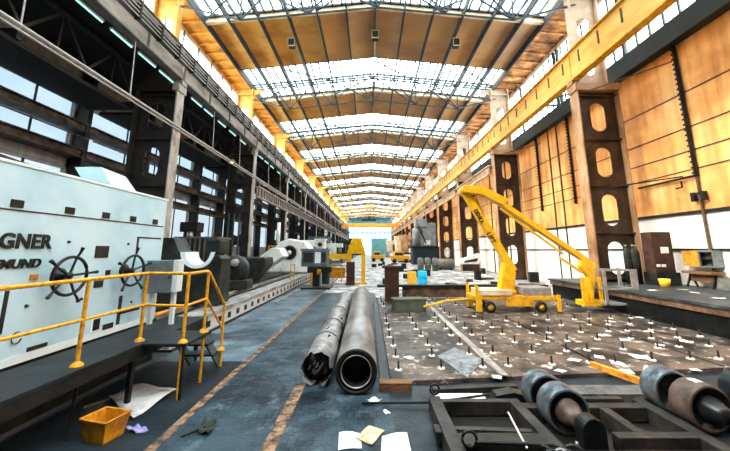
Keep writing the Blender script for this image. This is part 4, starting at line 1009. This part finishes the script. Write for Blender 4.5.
# ------------------------------------------------------------------ trailer boom lift
YB = 12.15
def bp(px_, py_, dy=0): p = at(px_,py_,y=YB); p.y = YB+dy; return p
L0 = bp(508,300); t = thing('boom_lift','yellow trailer boom lift with folded arm and grey basket','lift',(0,0,0))
MB().box(3.75,6.75,YB-.45,YB+.45,.42,.58).build('chassis','yellow_paint',t,bevel=.02)
MB().box(3.95,5.15,YB-.48,YB+.48,.58,.78).build('deck','cream_beam',t,bevel=.02)
MB().box(5.55,6.6,YB-.42,YB+.42,.58,.86).build('battery_box','basket_grey',t,bevel=.03)
MB().box(4.9,5.9,YB-.5,YB-.4,.22,.42).build('side_panel','yellow_paint',t)
for x in (4.3,6.12):
    for sy in (-.52,.52):
        w_ = bpy.data.objects.new('wheel',None); C.objects.link(w_); w_.parent = t; w_.location = (x,YB+sy,.20)
        MB().lathe([(.11,-.07),(.17,-.07),(.20,-.05),(.20,.05),(.17,.07),(.11,.07)],RX(PI/2),24).build('tyre','rubber',w_)
        MB().lathe([(0,-.06),(.04,-.06),(.09,-.03),(.115,-.05),(.115,.05),(0,.05)],RX(PI/2),18).build('hub','yellow_paint',w_)
for x, nm in ((3.85,'outrigger'),(6.75,'outrigger'),(3.95,'outrigger')):
    for sy in (-.55,.5):
        MB().box(x-.05,x+.05,YB+sy-.05,YB+sy+.05,.06,.95 if x < 3.9 else .62).build(nm,'boom_yellow',t)
        MB().lathe([(0,.06),(.03,.06),(.1,.03),(.1,.011)],T(x,YB+sy,0),12).build('foot','stud_steel',t)
MB().tube([(3.9,YB-.1,.42),(2.9,YB-.25,.38),(1.95,YB-.45,.20)],.045,8).build('tow_bar','boom_yellow',t)
MB().lathe([(0,.0),(.3,0),(.34,.06),(.34,.16),(0,.16)],T(5.15,YB,.58),24).build('turntable','yellow_paint',t)
p0 = bp(507,290); p1 = bp(513,271); p2 = bp(483,228); p3 = bp(464,191)
MB().prism([(bp(498,292).x,bp(498,292).z),(bp(512,292).x,bp(512,292).z),(bp(514,272).x,bp(514,272).z),(bp(503,262).x,bp(503,262).z),(bp(500,280).x,bp(500,280).z)],.4,T(0,YB+.2,0) @ RX(PI/2)).build('pedestal','boom_yellow',t,bevel=.03)
low = MB().bar(p1,p3,.26,.30,up=(0,1,0)).build('lower_boom','boom_yellow',t,bevel=.02)
MB().bar(bp(476,196,.22),bp(494,240,.22),.14,.18,up=(0,1,0)).build('lift_cylinder','boom_yellow',t,bevel=.015)
MB().lathe([(0,-.25),(.17,-.25),(.17,.25),(0,.25)],T(*p3) @ RX(PI/2),18).build('elbow_joint','boom_yellow',t)
q1 = bp(504,203); q2 = bp(583,261)
MB().prism([(bp(461,187).x,bp(461,187).z),(bp(480,188).x,bp(480,188).z),(bp(505,201).x,bp(505,201).z),(bp(500,207).x,bp(500,207).z),(bp(478,196).x,bp(478,196).z),(bp(463,194).x,bp(463,194).z)],.34,T(0,YB-.05,0) @ RX(PI/2)).build('knuckle','boom_yellow',t,bevel=.02)
MB().bar(bp(488,197,-.2),q2+Vector((0,-.2,0)),.20,.26,up=(0,1,0)).build('upper_boom','boom_yellow',t,bevel=.02)
MB().bar(bp(498,209,-.2),bp(560,254,-.2),.07,.07,up=(0,1,0)).build('guide_rod','boom_yellow',t)
MB().bar(bp(556,257,-.2),bp(578,272,-.2),.08,.08,up=(0,1,0)).build('levelling_rod','boom_yellow',t)
MB().prism([(bp(577,256).x,bp(577,256).z),(bp(590,264).x,bp(590,264).z),(bp(588,304).x,bp(588,304).z),(bp(582,304).x,bp(582,304).z),(bp(583,276).x,bp(583,276).z),(bp(575,266).x,bp(575,266).z)],.24,T(0,YB-.08,0) @ RX(PI/2)).build('jib','boom_yellow',t,bevel=.02)
# lettering on the lower boom
def text_on(s, a, b_, h, y):
    cu = bpy.data.curves.new('lettering','FONT'); cu.body = s; cu.size = 1; cu.extrude = .01; cu.offset = .03
    ob = bpy.data.objects.new('lettering', cu); C.objects.link(ob); bpy.context.view_layer.update()
    me = bpy.data.meshes.new_from_object(ob.evaluated_get(bpy.context.evaluated_depsgraph_get())); C.objects.unlink(ob); bpy.data.objects.remove(ob)
    xs_ = [v.co.x for v in me.vertices]; ys_ = [v.co.y for v in me.vertices]; L_ = (b_-a).length; d = (b_-a)/L_; u = Vector((-d.z,0,d.x))
    for v in me.vertices:
        cx_, cy_, cz_ = v.co
        p = a+d*((cx_-min(xs_))/(max(xs_)-min(xs_))*L_)+u*((cy_/max(ys_)-.5)*h); v.co = (p.x,y-cz_*.5,p.z)
    me.materials.clear(); me.materials.append(MATS['black_paint'])
    o = bpy.data.objects.new('lettering', me); C.objects.link(o); o.parent = t
text_on('DENKA', bp(474,210), bp(481.5,223.5), .17, YB-.16)
text_on('LIFT', bp(487,233), bp(493,243), .17, YB-.16)
# basket
k0 = bp(592,302); k1 = bp(624,301); zt = bp(594,268).z; zb = k0.z
q = bpy.data.objects.new('basket',None); C.objects.link(q); q.parent = t
MB().box(k0.x,k1.x,YB-.75,YB+.05,zb,zb+.07).build('basket_floor','basket_grey',q)
f_ = MB()
for x in (k0.x+.04,k1.x-.04):
    for y in (YB-.72,YB+.02): f_.box(x-.05,x+.05,y-.03,y+.03,zb,zt)
for z in (zt-.04,zb+.55):
    for y in (YB-.72,YB+.02): f_.box(k0.x,k1.x,y-.025,y+.025,z-.025,z+.025)
    for x in (k0.x+.04,k1.x-.04): f_.box(x-.025,x+.025,YB-.72,YB+.02,z-.025,z+.025)
f_.box(k1.x-.22,k1.x-.02,YB-.74,YB-.70,zb+.05,zt)
f_.build('basket_rails','basket_grey',q)
f_ = MB()
for px_ in (578,586,595):
    x = bp(px_,300).x; f_.box(x-.04,x+.04,YB-.4,YB-.3,zb-.02,zt-.3)
f_.box(bp(577,300).x,bp(597,300).x,YB-.42,YB+.1,zb-.08,zb+.10)
f_.build('basket_bracket','boom_yellow',q)

# ------------------------------------------------------------------ middle ground
tag(MB().box(-.3,.3,-.25,.25,0,1.42).box(-.42,.42,-.3,.3,1.42,1.5).build('rusty_box','rust_box',loc=(1.0,14.25,0)),'tall rusty brown box standing past the pipes','box')
t = thing('green_crate','grey green low crate tilted on the clamping floor','crate',(1.45,12.0,.011),math.radians(8))
MB().box(-.58,.58,-.28,.28,0,.42).build('body','green_box',t,bevel=.015); MB().box(-.60,.60,-.30,.30,.40,.45).build('lid','green_box',t)
t = thing('long_beam','long rusty brown beam lying across the end of the clamping floor','beam',(0,15.55,0))
MB().box(1.6,4.7,-.12,.12,.0,.46).build('box_section','debris_brown',t); MB().box(.4,8.5,-.20,.20,.46,.56).build('top_rail','dark_steel',t); MB().box(4.7,8.5,-.1,.1,0,.46).build('rear_section','rust_box',t)
t = thing('blue_barrel','bright blue drum standing behind the long beam','drum',(3.26,19.7,0))
MB().lathe([(0,0),(.28,0),(.29,.03),(.29,.3),(.30,.32),(.29,.34),(.29,.6),(.30,.62),(.29,.64),(.29,.9),(.27,.94),(0,.93)],None,24).build('body','blue_barrel',t)
tag(MB().box(-.28,.28,-.25,.25,0,.78).build('yellow_crate','yellow_box',loc=(2.85,21.4,0),bevel=.02),'orange yellow crate left of the blue drum','crate')
tag(MB().box(-.4,.4,-.3,.3,0,.3).build('blue_box','blue_barrel',loc=(2.3,30,0),bevel=.05),'small blue box far behind the rusty box','box')
for i, x in enumerate((5.55,6.35,7.15)):
    t = thing('grey_tank','%s of three upright grey tanks in a row'%['left','middle','right'][i],'tank',(x,34.5,0))
    MB().lathe([(0,0),(.34,0),(.34,1.15),(.25,1.35),(0,1.4)],None,20).build('body','tank_grey',t); MB().lathe([(.35,.5),(.37,.52),(.35,.54)],None,20).build('hoop','dark_steel',t)
t = thing('lying_tank','grey brown cylinder lying on the floor right of the three tanks','tank',(8.6,36.4,.62))
MB().lathe([(0,-1.15),(.4,-1.1),(.6,-.95),(.6,.95),(.4,1.1),(0,1.15)],RY(PI/2),24).build('body','tank_grey',t); MB().box(-.7,-.5,-.4,.4,-.62,-.5).box(.5,.7,-.4,.4,-.62,-.5).build('saddle','dark_steel',t)
t = thing('tilted_trough','pale trough propped at a slant right of the lying cylinder','trough',(10.0,32.5,.82))
MB().prism([(-1.2,0),(.9,.0),(1.3,.8),(1.0,1.05),(-.9,.45)],.8,RX(PI/2)).build('body','white_cast',t,bevel=.04); MB().prism([(-.6,.15),(.7,.25),(.85,.6),(-.5,.32)],.02,T(0,-.82,0) @ RX(PI/2)).build('opening','black_paint',t)
# vertical turning mill
t = thing('vertical_mill','tall grey vertical milling machine with dark base in the middle distance','machine',(8.9,50,0))
MB().box(-2.2,2.2,-1.5,1.5,0,2.6).build('base','blue_beam',t,bevel=.05); MB().box(-2.6,2.6,-1.7,1.7,2.6,2.75).build('table','dark_steel',t)
MB().box(-.5,1.6,-.9,.9,2.75,6.4).build('column','milling_grey',t,bevel=.1); MB().lathe([(0,0),(.7,0),(.7,2.6),(.5,2.9),(0,2.9)],T(-1.4,-.2,2.75),20).build('spindle_housing','milling_grey',t)
MB().box(-1.6,.2,-1.0,.6,5.7,7.0).build('head','milling_grey',t,bevel=.08); MB().tube([(-1.2,-.9,6),(-.6,-1.3,4.4),(-.1,-1.1,3.2)],.12,8).build('hose','black_paint',t); MB().box(-.3,.6,-1.1,-.9,3.0,3.7).build('control_panel','white_panel',t)
# far machines, each a short stack of base, upright, head
def far_machine(x,y,w_,h,label,mt,mt2,face=1):
    t = thing('machine_tool',label,'machine',(x,y,0),random.uniform(-.1,.1))
    MB().box(-w_/2,w_/2,-1,1,0,h*.35).build('base',mt,t,bevel=.05); MB().box(-w_*.35,w_*.05,-.7,.7,h*.35,h*.9).build('upright',mt2,t,bevel=.06)
    MB().box(-w_*.42,w_*.42,-.5,.5,h*.78,h).build('head',mt2,t,bevel=.06); MB().lathe([(0,0),(w_*.1,0),(w_*.1,h*.25),(0,h*.25)],T(w_*.25,0,h*.53),14).build('spindle','rod',t)
    MB().box(-w_*.2,w_*.3,-1.05,-1.0,h*.1,h*.28).build('panel','white_panel',t)
for a in ((-6.6,33,3,3.2,'grey machine behind the white headstock','milling_grey','white_cast'),
          (-7.0,44,3.4,4,'dark machine far left beyond the headstock','castiron','green_cab'),
          (-6.2,58,3.4,3.4,'pale machine far along the left row','green_cab','white_cast'),
          (-6.0,78,4,4.5,'large dark machine at the far left end','castiron','castiron'),
          (7.2,60,3.4,5,'tall brown machine behind the vertical mill','rust_box','column_flange_right'),
          (7.6,76,3.6,5.5,'orange brown machine far along the right row','column_flange_right','cream_beam'),
          (6.8,95,4,5,'pale machine near the far right end','milling_grey','cream_beam')): far_machine(*a)
# small yellow truck far away in the aisle
def vehicle(x,y,label,sc_=1.0):
    t = thing('yellow_truck',label,'vehicle',(x,y,0))
    MB().box(-1.3*sc_,1.3*sc_,-1,1,.35,1.2).build('body','yellow_paint',t,bevel=.08); MB().box(-.8*sc_,.5*sc_,-.8,.8,1.2,1.9).build('cab','yellow_paint',t,bevel=.1)
    MB().box(-.7*sc_,.4*sc_,-.83,-.8,1.3,1.75).build('windscreen','dark_plate',t)
    for x_ in (-.8*sc_,.8*sc_): 
        for y_ in (-.95,.95): MB().lathe([(0,-.12),(.36,-.12),(.36,.12),(0,.12)],T(x_,y_,.36) @ RX(PI/2),18).build('wheel','rubber',t)
vehicle(1.7,62,'small yellow vehicle far down the central aisle'); vehicle(5.4,56,'flat yellow machine left of the vertical mill',1.25)
# crates and boards scattered behind the clamping floor
kinds = [('wooden_board','debris_white','pale loose board lying in the littered area'),('timber_piece','debris_brown','brown timber piece lying in the littered area'),('metal_sheet','bed_steel','grey metal sheet lying in the littered area'),('steel_block','dark_steel','dark steel block standing in the littered area')]
PL = []
for i in range(330):
    y = 16.6+ (i/330)**1.5*34; x = random.uniform(.6,11.9)
    zb_ = 0
    if (abs(x-3.1) < .9 and 18.9 < y < 22.3) or (5 < x < 11.9 and 31 < y < 52) or (abs(x-2.3) < 1.1 and abs(y-30) < 1.1) or (x>8.8 and min(abs(y-c) for c in COLY) < 1.3): continue
    kd = kinds[[0,0,1,2,0,3,0,2][i%8]]; L_ = random.uniform(.4,1.6); W_ = random.uniform(.15,.7)
    h = {'wooden_board':.06,'timber_piece':.18,'metal_sheet':.03,'steel_block':.45}[kd[0]]*random.uniform(.7,1.6)
    if kd[0] == 'steel_block': L_, W_ = random.uniform(.3,.7), .4
    a = random.uniform(-.5,.5)+(PI/2 if i%3 == 0 else 0); rad = L_/2
    if any((x-X)**2+(y-Y)**2 < (rad+Q)**2 for X,Y,Q in PL): continue
    PL.append((x,y,rad))
    o = MB().prism([(-L_/2,-W_/2),(L_/2,-W_/2*random.uniform(.7,1)),(L_/2*random.uniform(.8,1),W_/2),(-L_/2,W_/2*random.uniform(.8,1))],h).build(kd[0],kd[1],loc=(x,y,zb_+.002))
    o.rotation_euler = (0,0,a)
    tag(o,kd[2],kd[0].split('_')[1],kd[0].replace('_',' ')+'s in the littered area')
# scraps on the central pale aisle
for i in range(26):
    y = 16+i*1.3; x = random.uniform(-.2,.3) if y < 18 else random.uniform(-1.9,1.9)
    if abs(x+.85) < 1.0 and 20 < y < 22.6: continue
    w_ = random.uniform(.15,.5); ph = random.uniform(0,3)
    pts = [(x+w_*math.cos(ph+q*PI/2)*random.uniform(.7,1.3),y+w_*math.sin(ph+q*PI/2)*random.uniform(.7,1.3)) for q in range(4)]
    sheet('floor_scrap',pts,'pale scrap on the floor of the far central aisle','scrap','debris_white',z=.014,warp=.02,group='pale scraps in the far aisle',sub=2)

# things on the right plinth
t = thing('electrical_cabinet','brown electrical cabinet with white meters beside the nearest right column','cabinet',(11.75,13.0,.82))
MB().box(-.35,.45,-.25,.25,0.5,2.1).build('body','rust_box',t,bevel=.02); MB().box(-.4,.55,-.3,.3,0,.5).build('plinth','castiron',t)
MB().box(-.05,.25,-.28,-.25,1.25,1.5).build('meter','paper',t); MB().box(-.3,-.15,-.28,-.25,.72,.82).box(-.1,.05,-.28,-.25,.72,.82).build('label_plate','paper',t)
tag(MB().lathe([(0,.02),(.13,.02),(.17,.30),(.185,.30),(.14,0),(0,0)],None,18).build('yellow_bucket','yellow_box',loc=(11.25,12.3,.82)),'yellow bucket at the foot of the brown cabinet','bucket')
t = thing('wall_cabinet','open grey wall cabinet with an orange door on the white wall','cabinet',(12.45,12.0,1.55))
MB().box(-.02,.34,-.45,.28,0.02,.06).box(-.02,.34,-.45,.28,.58,.64).box(-.02,.34,-.49,-.45,.02,.64).box(-.02,.34,.24,.28,.02,.64).box(.30,.34,-.45,.28,.02,.64).build('body','grey_cabinet',t)
MB().box(-.04,-.02,.02,.62,.04,.62).build('door','orange_bar',t); MB().box(0,.3,-.45,.24,.30,.33).build('shelf','dark_plate',t); MB().box(-.01,.02,.0,.02,.05,.6).build('divider','grey_cabinet',t)
t = thing('wooden_trestle','brown trestle bench below the wall cabinet','trestle',(12.4,11.95,.82))
MB().box(-.25,.25,-.55,.55,.50,.60).build('top','wood',t); MB().box(-.02,.02,-.5,.5,.22,.5).build('side_board','wood',t)
for y in (-.45,.45):
    MB().bar((-.2,y,0),(.0,y,.5),.05).build('leg','dark_steel',t); MB().bar((.2,y,0),(0,y,.5),.05).build('leg','dark_steel',t)
t = thing('concrete_steps','grey stepped concrete block against the white wall','block',(12.3,10.95,.82))
MB().prism([(-.45,0),(.45,0),(.45,.75),(.12,.75),(.06,.42),(-.35,.40)],.5,T(-.1,0,0) @ Matrix(((0,0,1,0),(-1,0,0,0),(0,1,0,0),(0,0,0,1)))).build('body','tank_grey',t,bevel=.02)
for i, (x,y) in enumerate(((10.75,13.3),(11.0,13.25),(11.25,13.4))):
    t = thing('gas_cylinder','dark gas cylinder by the nearest right column, %s of three'%['left','middle','right'][i],'cylinder',(x,y,.82))
    MB().lathe([(0,0),(.11,0),(.11,1.25),(.06,1.42),(.03,1.45),(.03,1.52),(0,1.52)],None,16).build('body','castiron',t); MB().lathe([(0,0),(.04,0),(.04,.08),(0,.08)],T(0,0,1.52),10).build('valve','rod',t)
pl = [(10.1,9.4),(11.2,9.0),(11.9,9.8),(10.6,10.6),(9.8,11.2),(11.0,11.4),(10.2,8.3),(11.6,8.2),(12.1,9.2)]
for i, (x,y) in enumerate(pl):
    w_ = .18; ph = i
    pts = [(x+w_*math.cos(ph+q*PI/2)*random.uniform(.5,1.6),y+w_*math.sin(ph+q*PI/2)*random.uniform(.7,1.3)) for q in range(4)]
    sheet('floor_scrap',pts,'pale scrap lying on the raised plinth by the right wall','scrap','paper',z=.834,warp=.02,group='pale scraps on the plinth',sub=2)

# left aisle pieces seen past the big machine
t = thing('ribbed_container','brown ribbed steel container behind the steady rests','container',(-9.3,17.6,0))
MB().box(-1.0,1.2,-.8,.8,.3,2.85).build('body','castiron',t)
for k_ in range(9): MB().box(-1.0+.26*k_,-.92+.26*k_,-.86,-.8,.3,2.8).build('rib','girder_flange_grey',t)
MB().box(-1.05,1.25,-.88,.85,2.8,2.9).build('rim','girder_flange_grey',t); MB().box(-.9,1.1,-.7,.7,0,.3).build('skid','dark_steel',t)
t = thing('drill_head','brown drilling head standing behind the ribbed container','machine',(-11.0,19.6,0))
MB().box(-.4,.4,-.3,.3,0,3.3).build('column','castiron',t,bevel=.04); MB().box(-.6,.5,-.4,.4,3.3,3.9).build('head','dark_steel',t,bevel=.05); MB().lathe([(0,0),(.18,0),(.18,.5),(0,.5)],T(.1,-.4,2.8),12).build('chuck','rod',t)
for k_ in range(3):
    o = MB().tube([(-8.5+.33*k_,18.9,0),(-8.5+.33*k_,18.9,4.4)],.05,8).build('stand_pipe','truss_teal')
    tag(o,'thin teal upright pipe behind the container, %s of three'%['left','middle','right'][k_],'pipe')
o = MB().box(-.6,.6,-.1,.1,-.3,.3).build('orange_lamp','warm_light',loc=(-9.9,23.2,8.75)); 
bpy.data.objects.remove(o)
t = thing('sodium_lamp','warm glowing dome lamp in the left aisle before the second column','lamp',(-10.2,22.6,8.6))
MB().lathe([(.02,.3),(.1,.26),(.28,.0),(.26,.0)],None,20).build('shade','girder_grey',t); MB().lathe([(0,.02),(.1,.03),(.14,.1),(.0,.16)],None,12).build('bulb','warm_light',t)
MB().tube([(0,0,.3),(0,0,2.4)],.02,6).build('hanger_rod','dark_steel',t)

# yellow fence and crates along the left columns
t = thing('yellow_guard','small yellow guard fence beyond the second left column','fence',(-8.0,27.5,0))
for x in (-.7,0,.7): MB().box(x-.05,x+.05,-.04,.04,0,2.6).build('post','rail_yellow',t)
for z in (1.4,2.0,2.5): MB().box(-.75,.75,-.04,.04,z,z+.1).build('rail','rail_yellow',t)

# ------------------------------------------------------------------ light: overcast daylight
world = bpy.data.worlds.new('sky'); bpy.context.scene.world = world; world.use_nodes = True
bg = world.node_tree.nodes['Background']; bg.inputs[0].default_value = (0.90,0.975,1.0,1); bg.inputs[1].default_value = 5.6
sun = bpy.data.lights.new('hazy_sun','SUN'); sun.energy = 13.0; sun.angle = math.radians(45); sun.color = (1.0,0.86,0.68)
so = bpy.data.objects.new('hazy_sun', sun); C.objects.link(so); so.rotation_euler = (math.radians(8), math.radians(-52), 0)
def portal(loc, rot, sx, sy):
    l = bpy.data.lights.new('daylight_portal','AREA'); l.shape = 'RECTANGLE'; l.size = sx; l.size_y = sy; l.energy = 0; l.cycles.is_portal = True
    o = bpy.data.objects.new('daylight_portal', l); C.objects.link(o); o.location = loc; o.rotation_euler = rot
for k in range(-1,6):
    y0, y1 = 22.3+BAY*(k-1), 17.1+BAY*k
    portal((.35,(y0+y1)/2,17.5),(0,0,0),20.5,y1-y0)
portal((-11.6,30,13.8),(0,-PI/2,0),3.6,66)
portal((12.78,30,13.5),(0,PI/2,0),4.0,66)

# ------------------------------------------------------------------ camera
cam = bpy.data.cameras.new('camera'); co = bpy.data.objects.new('camera', cam); C.objects.link(co)
co.location = (0,0,EYE); co.rotation_euler = (PI/2+PITCH,0,0)
cam.sensor_fit = 'HORIZONTAL'; cam.sensor_width = 36; cam.lens = F_PX/730*36
cam.shift_x = -(CX-365)/730; cam.shift_y = -(225.5-CY)/730; cam.clip_start = .05; cam.clip_end = 600
sc_ = bpy.context.scene; sc_.camera = co
sc_.view_settings.view_transform = 'Standard'; sc_.view_settings.look = 'None'; sc_.view_settings.gamma = 1; sc_.view_settings.exposure = 1.3
sc_.cycles.max_bounces = 12; sc_.cycles.diffuse_bounces = 8; sc_.cycles.transparent_max_bounces = 12
sc_.cycles.use_denoising = True; sc_.cycles.sample_clamp_indirect = 20
